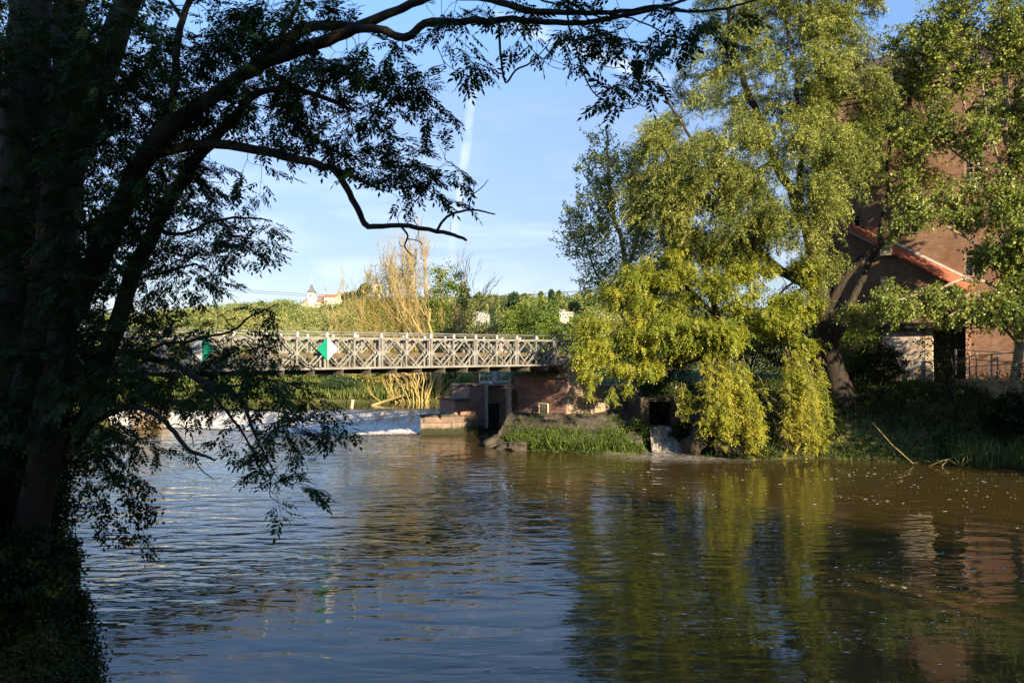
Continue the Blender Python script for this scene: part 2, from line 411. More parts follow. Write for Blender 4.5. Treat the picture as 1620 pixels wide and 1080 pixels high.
# ------------------------------------------------------------------ terrain
RIVER = np.array([(260, -60), (100, -24), (40, -7), (22, -4), (8, -0.8), (0, 1.2), (-3.6, 4.0), (-6.0, 9), (-7.5, 14.3), (-9.1, 17), (-13.5, 22), (-19, 29), (-24, 42), (-27.5, 58), (-36, 68),
    (-60, 75), (-160, 78), (-160, 96), (-60, 86), (-24, 75.5), (-12, 74), (-3, 73.2), (2, 71), (3.5, 64), (2.0, 58), (0.1, 54.6), (-1.1, 52), (-1.3, 49.4),
    (0.6, 47.4), (4, 46.2), (7, 45.6), (7.9, 47.6), (9.6, 47.4), (10.2, 45.0), (12.2, 43.4), (16.7, 43.8), (21, 41.6), (25, 40.2), (26, 37), (24.5, 33), (23.5, 29), (26, 23.5), (34, 18), (100, 0), (260, -30)], float)
def sdist(X, Y, poly):
    """signed distance, positive outside the river"""
    P = np.stack([X.ravel(), Y.ravel()], 1); d = np.full(len(P), 1e9); ins = np.zeros(len(P), bool)
    n = len(poly)
    for i in range(n):
        a = poly[i]; b = poly[(i + 1) % n]; ab = b - a
        t = np.clip(((P - a) @ ab) / (ab @ ab), 0, 1)
        d = np.minimum(d, np.hypot(*(P - a - t[:, None] * ab).T))
        c = ((a[1] > P[:, 1]) != (b[1] > P[:, 1])) & (P[:, 0] < (b[0] - a[0]) * (P[:, 1] - a[1]) / (b[1] - a[1] + 1e-12) + a[0])
        ins ^= c
    return np.where(ins, -d, d).reshape(X.shape)
def sst(x, a, b):
    t = np.clip((x - a) / (b - a), 0, 1); return t * t * (3 - 2 * t)
def vnoise(X, Y, s, seed=0):
    """cheap smooth value noise"""
    r = np.random.default_rng(seed); G = r.uniform(-1, 1, (64, 64))
    x = X / s; y = Y / s; i = np.floor(x).astype(int); j = np.floor(y).astype(int); fx = x - i; fy = y - j
    fx = fx * fx * (3 - 2 * fx); fy = fy * fy * (3 - 2 * fy)
    g_ = lambda a, b: G[a % 64, b % 64]
    return (g_(i, j) * (1 - fx) + g_(i + 1, j) * fx) * (1 - fy) + (g_(i, j + 1) * (1 - fx) + g_(i + 1, j + 1) * fx) * fy
HX = np.array([-900, -400, -230, -205, -170, -115, -72, -40, 0, 35, 90, 160, 400, 900], float)
HZ = np.array([6, 12, 16, 17.5, 20.5, 24.5, 26, 27, 27, 28, 29, 29, 24, 12], float)
# the stone wall line: behind it the mill yard, in front of it the low slab
WL = np.array([(-0.15, 54.0), (3.3, 50.2), (8.0, 53.7)], float)
MW0 = np.array([29.0, 48.0]); MT = np.array([0.756, -0.655]); MT /= np.linalg.norm(MT)   # mill wall: point and direction to the right
MN = np.array([-MT[1], MT[0]]) * -1.0                                                   # facing the river
def ground_h(X, Y):
    d = sdist(X, Y, RIVER)
    n = vnoise(X, Y, 7, 1) * 0.25 + vnoise(X, Y, 2.1, 2) * 0.10
    up = Y > 56 + 0.35 * (X + 5)                         # upstream side of the weir
    far = (Y > 30 - 0.5 * np.maximum(X - 20, 0)) & (Y > -30)                            # right bank
    hb_far = np.where(X < 8.0, 1.55, 3.9)
    hb_far = 1.55 + (3.9 - 1.55) * sst(X, 9.5, 14)
    # in front of the wall line low slab, behind it the yard
    side = (WL[2][0] - WL[1][0]) * (Y - WL[1][1]) - (WL[2][1] - WL[1][1]) * (X - WL[1][0])
    side0 = (WL[1][0] - WL[0][0]) * (Y - WL[0][1]) - (WL[1][1] - WL[0][1]) * (X - WL[0][0])
    behind = ((side > 1.2) & (X >= 3.3)) | ((side0 > 3.6) & (X < 3.3) & (X > 0.2))
    hb_far = np.where(behind & (X < 12), np.maximum(3.3, hb_far), hb_far)
    w = np.where(X < 10, 3.6, 5.0 + 1.5 * sst(X, 12, 20))
    rise_far = hb_far * sst(d, -0.2, w) ** 0.9
    near_h = 3.2 * sst(d, -0.15, 1.7) ** 0.8 + 0.9 * sst(d, 1.5, 5)
    up_h = 1.1 + 0.25 + 1.0 * sst(d, 0, 5) + 1.0 * sst(d, 4, 40)
    h = np.where(up & (Y > 60), up_h, np.where(far, rise_far, near_h))
    left = (X < -14) & (Y > 22)
    h = np.where(left & (Y < 60) & (d > 0), 0.2 + 3.4 * sst(d, 0, 6), h)
    h = h + n * sst(d, 0.3, 4)
    A = np.interp(X * 450 / np.maximum(Y, 300), HX, HZ)
    h = h + (A - 3.1) * sst(Y, 175, 440) * (Y > 100) + vnoise(X, Y, 60, 5) * 1.6 * sst(Y, 150, 300)
    h = h + np.where(Y > 470, -(Y - 470) * 0.02, 0)
    # mill yard is level
    bed = -0.9 + 0 * X
    h = np.where(d < 0, np.maximum(bed, -0.15 + d * 0.8), np.maximum(h, -0.15 + 0.4 * np.minimum(d, 1)))
    return h
def axis(lo, hi, step, ext_lo, ext_hi, gr=1.12):
    a = list(np.arange(lo, hi + 1e-6, step)); s = step; x = hi
    while x < ext_hi: s *= gr; x += s; a.append(x)
    s = step; x = lo; b = []
    while x > ext_lo: s *= gr; x -= s; b.append(x)
    return np.array(b[::-1] + a)
gx = axis(-34, 40, 0.4, -3500, 3500, 1.09); gy = axis(-4, 80, 0.4, -1500, 5000, 1.06)
GX, GY = np.meshgrid(gx, gy)
GZ = ground_h(GX, GY)
nx, ny = len(gx), len(gy)
ii = (np.arange(ny - 1)[:, None] * nx + np.arange(nx - 1)[None]).ravel()
m, g = new_mat('ground')
geo = g.n('ShaderNodeNewGeometry').outputs['Position']
n1 = g.noise(geo, 0.35, 6, 0.6); n2 = g.noise(geo, 3.0, 6, 0.65)
c = g.ramp(n1, [(0.35, (0.05, 0.065, 0.018)), (0.6, (0.10, 0.11, 0.035))])
c = g.mix(g.ramp(n2, [(0.45, 0.0), (0.7, 1.0)]), c, (0.085, 0.06, 0.036))
far = g.smooth(g.n('ShaderNodeSeparateXYZ', i={0: geo}).outputs[1], 74, 95)
c = g.mix(far, c, g.ramp(g.noise(geo, 0.05, 5, 0.6), [(0.35, (0.09, 0.12, 0.025)), (0.65, (0.17, 0.17, 0.05))]))
bp = g.n('ShaderNodeBump', i={'Height': n2, 'Strength': 0.6, 'Distance': 0.12}).outputs[0]
pb = g.n('ShaderNodeBsdfPrincipled', i={'Base Color': c, 'Roughness': 0.95, 'Normal': bp, 'Specular IOR Level': 0.1})
g.n('ShaderNodeOutputMaterial', i={'Surface': pb.outputs[0]})
M['ground'] = m
tag(mesh_obj('ground', np.stack([GX.ravel(), GY.ravel(), GZ.ravel()], 1), np.stack([ii, ii + 1, ii + nx + 1, ii + nx], 1), m, smooth=True), kind='structure')

# ------------------------------------------------------------------ water
def water_mat(name, base, bumps, rough=0.03, foam_nodes=None, calm=None):
    m, g = new_mat(name)
    pos = g.n('ShaderNodeNewGeometry').outputs['Position']
    s = g.n('ShaderNodeSeparateXYZ', i={0: pos})
    h = None
    for sc_, st, rz, amp, det in bumps:
        f = g.noise(g.mapv(pos, st, rot=(0, 0, R(rz))), sc_, det, 0.5, 0.35)
        f = g.m('MULTIPLY', g.m('SUBTRACT', f, 0.5), amp)
        h = f if h is None else g.m('ADD', h, f)
    if calm: h = g.m('MULTIPLY', h, calm(g, s, pos))
    bp = g.n('ShaderNodeBump', i={'Height': h, 'Strength': 1.0, 'Distance': 1.0}).outputs[0]
    pb = g.n('ShaderNodeBsdfPrincipled', i={'Base Color': (*base, 1), 'Roughness': rough, 'IOR': 1.333, 'Normal': bp})
    out = pb.outputs[0]
    if foam_nodes: out = foam_nodes(g, s, pos, out, bp)
    g.n('ShaderNodeOutputMaterial', i={'Surface': out})
    return m
def calm(g, s, pos):
    # ripples fade towards the still right-hand bay and the near water
    c1 = g.smooth(g.m('SUBTRACT', s.outputs[0], g.m('MULTIPLY', s.outputs[1], 0.13)), 0.5, 5.0)   # 1 = right part
    nz = g.ramp(g.noise(pos, 0.12, 2, 0.5), [(0.38, 0.3), (0.62, 1.3)])
    near = g.smooth(s.outputs[1], 13, 24)
    a = g.m('SUBTRACT', 1.0, g.m('MULTIPLY', c1, 0.66))
    b = g.m('ADD', 0.5, g.m('MULTIPLY', near, 0.5))
    return g.m('MULTIPLY', g.m('MULTIPLY', a, b), nz)
def foam(g, s, pos, sh, bp):
    # churned streaks below the outlet, drawn out to the right
    dx = g.m('SUBTRACT', s.outputs[0], 9.6); dy = g.m('SUBTRACT', s.outputs[1], 45.3)
    r = g.m('SQRT', g.m('ADD', g.m('MULTIPLY', g.m('MULTIPLY', dx, dx), 0.22), g.m('MULTIPLY', g.m('MULTIPLY', dy, dy), 0.55)))
    mask = g.m('SUBTRACT', 1.0, g.smooth(r, 0.6, 3.0))
    st = g.ramp(g.noise(g.mapv(pos, (0.7, 2.4, 1), rot=(0, 0, R(10))), 2.4, 6, 0.7, 2.2), [(0.47, 0.0), (0.60, 0.85)])
    mask = g.m('MULTIPLY', mask, st)
    fb = g.n('ShaderNodeBsdfDiffuse', i={'Color': (0.55, 0.52, 0.45, 1), 'Normal': bp}).outputs[0]
    return g.n('ShaderNodeMixShader', i={0: mask, 1: sh, 2: fb}).outputs[0]
M['water'] = water_mat('river_water', (0.06, 0.041, 0.012),
    [(1.0, (0.6, 1.5, 1), 4, 0.085, 1.5), (1.0, (1.1, 3.2, 1), -5, 0.024, 2), (1.0, (4, 9, 1), 8, 0.002, 2), (1.0, (0.12, 0.3, 1), 0, 0.10, 1)], calm=calm, foam_nodes=foam)
M['water_up'] = water_mat('upper_water', (0.05, 0.04, 0.015), [(1.0, (1, 4, 1), 0, 0.006, 2)])
def sheet(name, pts, z, mat):
    V = [(x, y, z) for x, y in pts]
    me = bpy.data.meshes.new(name); me.from_pydata(V, [], [tuple(range(len(V)))]); me.materials.append(mat)
    o = bpy.data.objects.new(name, me); COL.objects.link(o); return tag(o, kind='structure')
sheet('river_water', [(-70, -70), (260, -70), (260, 57), (6, 62.5), (3.0, 64.5), (-4.8, 60), (-10.6, 58.0), (-20.5, 61.5), (-30, 64.0), (-70, 66)], 0.0, M['water'])
sheet('upstream_water', [(-170, 66.5), (-34, 64.6), (-5.0, 66.1), (6, 68.2), (6, 90), (-60, 110), (-170, 110)], 1.1, M['water_up'])

# weir: a sloping spillway sheet, crest to foot, with streaked white water
foot = np.array([(-34, 63.4), (-27, 62), (-20.5, 59.6), (-14, 56.6), (-10.6, 55.4), (-5.9, 56.9), (-4.6, 58.6), (0, 62.2), (3, 64)], float)
crest = np.array([(-34, 64.6), (-27, 64.4), (-20.5, 64.7), (-14, 65.2), (-10.6, 65.6), (-5.9, 66), (-4.6, 66.2), (0, 67), (3, 67.6)], float)
us = np.linspace(0, 1, 220); vs_ = np.linspace(0, 1, 60)
fx = np.interp(us, np.linspace(0, 1, len(foot)), foot[:, 0]); fy = np.interp(us, np.linspace(0, 1, len(foot)), foot[:, 1])
cx = np.interp(us, np.linspace(0, 1, len(crest)), crest[:, 0]); cy = np.interp(us, np.linspace(0, 1, len(crest)), crest[:, 1])
U_, V_ = np.meshgrid(us, vs_)
X_ = cx[None] * (1 - V_) + fx[None] * V_; Y_ = cy[None] * (1 - V_) + fy[None] * V_
prof = np.interp(vs_, [0, 0.06, 0.8, 0.93, 1.0], [1.104, 1.06, 0.14, 0.06, 0.012])[:, None]
Zw = prof + 0.035 * vnoise(X_ * 6, Y_ * 1.2 + X_ * 2, 1.0, 4) * sst(V_, 0.04, 0.2) * (1 - sst(V_, 0.9, 1)) + 0.06 * sst(V_, 0.6, 0.8) * (1 - sst(V_, 0.9, 1.0)) * np.abs(vnoise(X_, Y_, 0.35, 9))
m, g = new_mat('weir_water')
pos = g.n('ShaderNodeNewGeometry').outputs['Position']; sp = g.n('ShaderNodeSeparateXYZ', i={0: pos})
fl = g.mapv(pos, (2.6, 0.30, 0.01), rot=(0, 0, R(38)))
st1 = g.noise(fl, 1.0, 6, 0.65, 0.25); st2 = g.noise(g.mapv(pos, (1, 1, 1)), 5.0, 5, 0.7)
lowm = g.m('SUBTRACT', 1.0, g.smooth(sp.outputs[2], 0.10, 0.62))
top = g.m('SUBTRACT', 1.0, g.smooth(sp.outputs[2], 0.85, 1.08))
st = g.ramp(g.m('ADD', g.m('MULTIPLY', st1, 0.75), g.m('MULTIPLY', st2, 0.25)), [(0.44, 0.0), (0.54, 1.0)])
leftm = g.m('SUBTRACT', 1.0, g.smooth(sp.outputs[0], -26, -12))
white = g.m('ADD', g.m('MULTIPLY', st, g.m('ADD', 0.6, g.m('MULTIPLY', leftm, 0.3))), g.m('MULTIPLY', g.m('MULTIPLY', lowm, g.ramp(st2, [(0.35, 0.35), (0.6, 1.0)])), 0.9), clamp=True)
white = g.m('MULTIPLY', white, top)
edge = g.smooth(sp.outputs[2], 0.013, 0.09)
brk = g.ramp(g.noise(g.mapv(pos, (0.7, 1.5, 1)), 1.6, 5, 0.7, 0.6), [(0.4, 0.0), (0.6, 1.0)])
alpha = g.m('MAXIMUM', edge, g.m('MULTIPLY', brk, g.smooth(sp.outputs[2], 0.011, 0.03)))
bp = g.n('ShaderNodeBump', i={'Height': g.m('ADD', g.m('MULTIPLY', st1, 0.25), g.m('MULTIPLY', st2, 0.08)), 'Strength': 1.0, 'Distance': 1.0}).outputs[0]
wt = g.n('ShaderNodeBsdfPrincipled', i={'Base Color': (0.11, 0.10, 0.08, 1), 'Roughness': 0.2, 'IOR': 1.333, 'Normal': bp})
fo = g.n('ShaderNodeBsdfDiffuse', i={'Color': (0.8, 0.75, 0.67, 1), 'Normal': bp})
mx = g.n('ShaderNodeMixShader', i={0: white, 1: wt.outputs[0], 2: fo.outputs[0]})
mx = g.n('ShaderNodeMixShader', i={0: alpha, 1: g.n('ShaderNodeBsdfTransparent').outputs[0], 2: mx.outputs[0]})
g.n('ShaderNodeOutputMaterial', i={'Surface': mx.outputs[0]})
nu = len(us); ii = (np.arange(len(vs_) - 1)[:, None] * nu + np.arange(nu - 1)[None]).ravel()
tag(mesh_obj('weir_water', np.stack([X_.ravel(), Y_.ravel(), Zw.ravel()], 1), np.stack([ii, ii + nu, ii + nu + 1, ii + 1], 1), m, smooth=True), kind='structure')

# foam flecks drifting on the pool: small irregular rafts of bubbles
m, g = new_mat('foam_bubbles')
g.n('ShaderNodeOutputMaterial', i={'Surface': g.n('ShaderNodeBsdfDiffuse', i={'Color': (0.52, 0.46, 0.38, 1)}).outputs[0]})
Vf = []; Ff = []
nf = 0
while nf < 1300:
    Y = 13.5 + 27 * RNG.random() ** 1.3; X = RNG.uniform(-4, 0.68 * Y)
    p = 0.06 + 0.94 * sst(np.array(X), 0.5 + 0.05 * Y, 5.0 + 0.1 * Y) ** 1.0
    cl_ = vnoise(np.array(X), np.array(Y * 1.7), 2.3, 31)
    if RNG.random() > p * (0.10 + 1.6 * max(cl_, 0) ** 1.5): continue
    k = 7; th = np.arange(k) / k * 6.283 + RNG.uniform(0, 1); a = 0.008 + 0.032 * RNG.random() ** 4 * (1.0 + 0.3 * (Y > 25)); rr = a * RNG.uniform(0.6, 1.2, k)
    rot = RNG.normal(0, 0.4); el = RNG.uniform(1.1, 2.6)
    x = np.cos(th) * rr * el; y = np.sin(th) * rr
    Vf.append(np.stack([X + x * math.cos(rot) - y * math.sin(rot), Y + x * math.sin(rot) + y * math.cos(rot), np.full(k, 0.006)], 1))
    Vf.append(np.array([[X, Y, 0.006 + a * 0.3]]))
    b = nf * 8; Ff += [(b + i, b + (i + 1) % k, b + 7) for i in range(k)]; nf += 1
tag(mesh_obj('river_foam', np.concatenate(Vf), np.array(Ff), m, smooth=True), kind='stuff', label='small white foam flecks drifting on the dark near water', cat='foam')
# ------------------------------------------------------------------ masonry and metal materials
M['sandstone'] = brick_mat('sandstone', (0.46, 0.26, 0.20), (0.31, 0.17, 0.13), (0.24, 0.19, 0.15), 0.95, 0.42, 0.02, (0.13, 0.12, 0.09), 0.55, 0.6)
M['sandstone_pale'] = brick_mat('sandstone_pale', (0.36, 0.27, 0.22), (0.24, 0.165, 0.13), (0.12, 0.10, 0.08), 0.9, 0.4, 0.02, (0.12, 0.115, 0.075), 0.8, 0.8, tide=0.28)
M['ashlar'] = brick_mat('ashlar', (0.50, 0.42, 0.29), (0.38, 0.31, 0.22), (0.22, 0.18, 0.13), 0.75, 0.31, 0.018, (0.30, 0.14, 0.10), 0.45, 0.7)
M['brick'] = brick_mat('mill_brick', (0.37, 0.215, 0.14), (0.25, 0.14, 0.095), (0.30, 0.25, 0.20), 0.25, 0.085, 0.012, (0.20, 0.10, 0.07), 0.5, 0.8, dark=0.6)
M['cap'] = rough_mat('stone_cap', [(0.35, (0.05, 0.055, 0.035)), (0.7, (0.17, 0.15, 0.11))], 3, 0.95, 0.6)
M['concrete'] = rough_mat('concrete', [(0.3, (0.20, 0.18, 0.15)), (0.7, (0.38, 0.34, 0.29))], 1.6, 0.9, 0.4)
M['rock'] = rough_mat('rock', [(0.3, (0.03, 0.026, 0.018)), (0.55, (0.07, 0.06, 0.042)), (0.8, (0.13, 0.11, 0.08))], 1.5, 0.95, 1.0, bd=0.15)
M['slab'] = rough_mat('worn_slab', [(0.35, (0.03, 0.026, 0.018)), (0.52, (0.075, 0.063, 0.046)), (0.62, (0.10, 0.085, 0.06)), (0.8, (0.24, 0.20, 0.15))], 1.2, 0.95, 0.8, bd=0.08)
M['galv'] = rough_mat('galvanised_steel', [(0.30, (0.12, 0.07, 0.045)), (0.42, (0.20, 0.19, 0.17)), (0.6, (0.27, 0.262, 0.24)), (0.8, (0.37, 0.36, 0.335))], 1.8, 0.55, 0.15, spec=0.5)
M['galv_dark'] = rough_mat('weathered_steel', [(0.3, (0.07, 0.05, 0.035)), (0.6, (0.20, 0.17, 0.13))], 2.5, 0.7, 0.3)
M['timber'] = rough_mat('deck_timber', [(0.3, (0.07, 0.055, 0.035)), (0.7, (0.17, 0.14, 0.09))], 3, 0.9, 0.4)
M['metal_pale'] = rough_mat('pale_metal', [(0.3, (0.22, 0.22, 0.21)), (0.7, (0.36, 0.36, 0.34))], 2, 0.5, 0.1, spec=0.5)
M['iron'] = rough_mat('black_iron', [(0.3, (0.02, 0.02, 0.022)), (0.7, (0.05, 0.045, 0.04))], 4, 0.6, 0.2)
M['plaster'] = rough_mat('rosy_plaster', [(0.3, (0.36, 0.25, 0.19)), (0.7, (0.47, 0.35, 0.28))], 1.5, 0.9, 0.2)
M['white_paint'] = rough_mat('white_paint', [(0.3, (0.52, 0.51, 0.48)), (0.7, (0.64, 0.63, 0.6))], 2, 0.6, 0.1)
M['green_paint'] = rough_mat('green_paint', [(0.3, (0.0, 0.21, 0.115)), (0.7, (0.0, 0.25, 0.14))], 2, 0.5, 0.1)
M['red_paint'] = rough_mat('red_paint', [(0.3, (0.45, 0.04, 0.03)), (0.7, (0.55, 0.06, 0.04))], 2, 0.5, 0.1)
M['roof_tile'] = brick_mat('roof_tile', (0.46, 0.165, 0.095), (0.36, 0.13, 0.075), (0.25, 0.08, 0.05), 0.24, 0.33, 0.02, (0.40, 0.14, 0.08), 0.3, 0.9, dark=0.7)
M['whitewash'] = rough_mat('peeling_whitewash', [(0.4, (0.42, 0.30, 0.22)), (0.55, (0.62, 0.56, 0.47)), (0.8, (0.72, 0.67, 0.58))], 1.7, 0.9, 0.4)
M['glass'] = rough_mat('dark_glass', [(0.3, (0.02, 0.025, 0.03)), (0.7, (0.05, 0.055, 0.06))], 1, 0.08, 0.0, spec=0.6)
M['frame_wood'] = rough_mat('window_frame', [(0.3, (0.22, 0.15, 0.1)), (0.7, (0.34, 0.26, 0.18))], 6, 0.8, 0.2)
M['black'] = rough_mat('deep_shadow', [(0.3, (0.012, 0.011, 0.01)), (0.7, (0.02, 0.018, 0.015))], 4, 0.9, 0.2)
M['cream'] = rough_mat('cream_render', [(0.3, (0.55, 0.43, 0.28)), (0.7, (0.66, 0.54, 0.38))], 0.3, 0.9, 0.1)
M['cream_light'] = rough_mat('pale_render', [(0.3, (0.66, 0.58, 0.46)), (0.7, (0.78, 0.72, 0.62))], 0.3, 0.9, 0.1)
M['far_tile'] = rough_mat('far_tile', [(0.3, (0.42, 0.15, 0.08)), (0.7, (0.55, 0.22, 0.12))], 0.6, 0.9, 0.2)
M['far_tile_dark'] = rough_mat('far_tile_dark', [(0.3, (0.20, 0.12, 0.09)), (0.7, (0.30, 0.18, 0.13))], 0.6, 0.9, 0.2)
M['slate'] = rough_mat('spire_slate', [(0.3, (0.10, 0.10, 0.105)), (0.7, (0.17, 0.165, 0.16))], 0.8, 0.8, 0.2)

# ------------------------------------------------------------------ bridge
TH = math.atan2(0.665, 0.747)
BP0 = px(516, 555, 19.4 * 3.05 * 0.665)      # joint 0 of the near truss
N0, N1, PL = -6, 6, 3.05
ZB, ZT = -0.885, 0.665                         # bottom and top of the trusses relative to the eye
bridge = tag(empty('panel_bridge', (BP0[0], BP0[1], EYE), TH), 'long grey steel lattice panel bridge spanning the river above the weir', 'bridge')
def truss_panel():
    b = MB(); t = 0.055
    for z in (ZT - 0.055, ZB + 0.055):                       # chords: paired channels
        for y in (-0.055, 0.055): b.box(0.01, PL - 0.01, y - 0.022, y + 0.022, z - 0.052, z + 0.052)
        b.box(0.05, PL - 0.05, -0.032, 0.032, z - 0.012, z + 0.008)
    z0, z1 = ZB + 0.107, ZT - 0.107; zm = (z0 + z1) / 2
    for x in (0.075, PL - 0.075): b.box(x - 0.045, x + 0.045, -0.04, 0.04, z0, z1)
    b.box(PL / 2 - 0.04, PL / 2 + 0.04, -0.038, 0.038, z0, z1)
    for h in (0, 1):
        x0 = 0.12 if h == 0 else PL / 2 + 0.04; x1 = PL / 2 - 0.04 if h == 0 else PL - 0.12; xm = (x0 + x1) / 2
        for a, c in (((x0, zm), (xm, z1)), ((xm, z1), (x1, zm)), ((x1, zm), (xm, z0)), ((xm, z0), (x0, zm))):
            b.beam((a[0], 0.0, a[1]), (c[0], 0.0, c[1]), 0.06, 0.07, up=(0, 1, 0))
    for x in (0.12, PL - 0.12, PL / 2):                       # gusset plates
        b.box(x - 0.11, x + 0.11, -0.047, -0.041, zm - 0.10, zm + 0.10)
    return b
tp = truss_panel().build('truss_panel', M['galv'], bridge)
first = True
for yo in (0.0, 0.46, 4.35, 4.81):
    for n in range(N0, N1):
        o = tp if first else tp.copy()
        if not first: COL.objects.link(o); o.parent = bridge
        first = False; o.location = (n * PL, yo, 0)
# bracing frames between the paired trusses, transoms, deck
x0, x1 = N0 * PL, N1 * PL
first = None
for k in range(N0 * 2, N1 * 2 + 1):
    for ya in (0.06, 4.41):
        if first is None:
            b = MB(); b.beam((0, 0, ZT - 0.16), (0, 0.34, ZB + 0.3), 0.04, 0.04); b.box(-0.03, 0.03, -0.01, 0.35, ZT + 0.003, ZT + 0.03); b.box(-0.02, 0.02, 0, 0.34, ZT - 0.18, ZT + 0.003)
            first = b.build('bracing_frame', M['galv'], bridge); o = first
        else: o = first.copy(); COL.objects.link(o); o.parent = bridge
        o.location = (k * PL / 2, ya, 0)
first = None
for n in range(N0 * 2, N1 * 2):
    x = (n + 0.5) * PL / 2
    if first is None:
        b = MB(); b.box(-0.055, 0.055, -0.25, 5.06, -0.13, -0.11); b.box(-0.055, 0.055, -0.25, 5.06, 0.11, 0.13); b.box(-0.01, 0.01, -0.25, 5.06, -0.11, 0.11)
        first = b.build('transom', M['galv_dark'], bridge); o = first
    else: o = first.copy(); COL.objects.link(o); o.parent = bridge
    o.location = (x, 0, ZB - 0.135)
b = MB()
for y in (0.75, 1.3, 1.9, 2.5, 3.1, 3.7, 4.1): b.box(x0, x1, y - 0.04, y + 0.04, ZB + 0.0, ZB + 0.12)
b.build('stringer', M['galv_dark'], bridge)
b = MB(); b.box(x0, x1, 0.62, 4.25, ZB + 0.123, ZB + 0.2); b.build('deck', M['timber'], bridge)
b = MB()
for y in (0.66, 4.15):
    b.box(x0, x1, y, y + 0.06, ZB + 0.55, ZB + 0.78); b.box(x0, x1, y, y + 0.09, ZB + 0.203, ZB + 0.32)
    for n in range(N0 * 2, N1 * 2 + 1): b.box(n * PL / 2 - 0.05, n * PL / 2 + 0.05, y + 0.063, y + 0.13, ZB + 0.203, ZB + 0.78)
b.build('guard_rail', M['timber'], bridge)
for yy in (0.03, 4.84):
    b = MB(); b.tube([(x0, yy, ZT + 0.235), (x1, yy, ZT + 0.235)], 0.034, 8); b.build('top_rail', M['galv'], bridge, smooth=True)
first = None
for yy in (0.03, 4.84):
    for n in range(N0 * 2, N1 * 2 + 1):
        if first is None:
            b = MB(); b.box(-0.05, 0.05, -0.035, 0.035, 0, 0.205); b.box(-0.075, 0.075, -0.05, 0.05, 0.003, 0.02); first = b.build('rail_post', M['white_paint'], bridge); o = first
        else: o = first.copy(); COL.objects.link(o); o.parent = bridge
        o.location = (n * PL / 2 + 0.06, yy, ZT + 0.0)

# diamond navigation boards on the near truss
bd = np.array([math.cos(TH), math.sin(TH), 0]); bn = np.array([math.sin(TH), -math.cos(TH), 0])
def board(x, left, right, label):
    o = BP0 + bd * x + bn * 0.12; r = 0.555
    t = empty('diamond_sign', (o[0], o[1], EYE + 0.095), TH)
    tag(t, label, 'sign', 'green and white diamond signs on the bridge')
    for nm, s_, mt in (('left_half', -1, left), ('right_half', 1, right)):
        b = MB(); pts = [(0.004 * s_, -r), (s_ * r, 0), (0.004 * s_, r)]
        if s_ < 0: pts = pts[::-1]
        b.add([(x_, -0.015, z_) for x_, z_ in pts] + [(x_, 0.0, z_) for x_, z_ in pts], [(0, 1, 2), (5, 4, 3), (0, 3, 4, 1), (1, 4, 5, 2), (2, 5, 3, 0)])
        b.build('colour_half', mt, t)
    b = MB(); b.box(-0.03, 0.03, 0.003, 0.045, -r * 0.9, r * 0.9); b.box(-0.4, 0.4, 0.003, 0.045, -0.03, 0.03); b.build('bracket', M['galv_dark'], t)
board(0.0, M['green_paint'], M['white_paint'], 'diamond board, green on its left half and white on its right')
def bx_at(pxx):       # distance along the bridge that shows at a column
    return ((1 / (2280 - pxx)) - 5.669e-4) / 0.292e-4 * PL
board(bx_at(318), M['white_paint'], M['green_paint'], 'diamond board, white on its left half and green on its right, behind leaves')
# red and white marker board at the far end of the bridge
o = BP0 + bd * (bx_at(856)) - bn * 3.6
t = tag(empty('marker_board', (o[0], o[1], EYE + ZB + 0.2), TH + 0.2), 'narrow red and white striped marker board inside the bridge end', 'sign')
b = MB(); b.box(-0.15, 0.15, -0.01, 0.01, 0.45, 1.45); b.build('board', M['white_paint'], t)
b = MB()
for k in range(3):
    z = 0.5 + k * 0.33
    b.add([(-0.15, -0.013, z + 0.16), (0.15, -0.013, z - 0.04), (0.15, -0.013, z + 0.1), (-0.15, -0.013, z + 0.3)], [(0, 1, 2, 3)])
b.build('red_stripe', M['red_paint'], t)
b = MB(); b.box(-0.025, 0.025, 0.013, 0.06, 0, 1.4); b.build('post', M['galv'], t)

# ------------------------------------------------------------------ stepped pier with sluice
def wobble_bevel(o, wd=0.03):
    b = o.modifiers.new('bevel', 'BEVEL'); b.width = wd; b.segments = 2; b.limit_method = 'ANGLE'
pier = tag(empty('stepped_pier', (-4.1, 56.5, 0), TH), 'stepped red sandstone pier with dark caps at the end of the weir', 'pier')
b = MB()
b.add([(-1.75, 1.25, -1), (-0.0, -0.0, -1), (3.3, 0, -1), (3.3, 1.6, -1), (-1.0, 1.6, -1), (-1.75, 1.25, 1.25), (0, 0, 1.25), (3.3, 0, 1.25), (3.3, 1.6, 1.25), (-1.0, 1.6, 1.25)],
      [(0, 1, 6, 5), (1, 2, 7, 6), (2, 3, 8, 7), (3, 4, 9, 8), (4, 0, 5, 9), (5, 6, 7, 8, 9), (4, 3, 2, 1, 0)])
wobble_bevel(b.build('lower_step', M['sandstone_pale'], pier))
b = MB(); b.box(0.35, 3.3, 0.15, 1.9, 1.253, 2.3); wobble_bevel(b.build('middle_step', M['sandstone'], pier))
b = MB(); b.box(1.75, 3.3, 0.28, 2.3, 2.303, 3.25); wobble_bevel(b.build('upper_step', M['sandstone'], pier))
b = MB(); b.box(0.25, 1.743, 0.08, 2.0, 2.303, 2.40); b.box(-0.05, 0.36, -0.06, 1.7, 1.253, 1.34); b.box(1.65, 3.32, 0.2, 2.4, 3.253, 3.36)
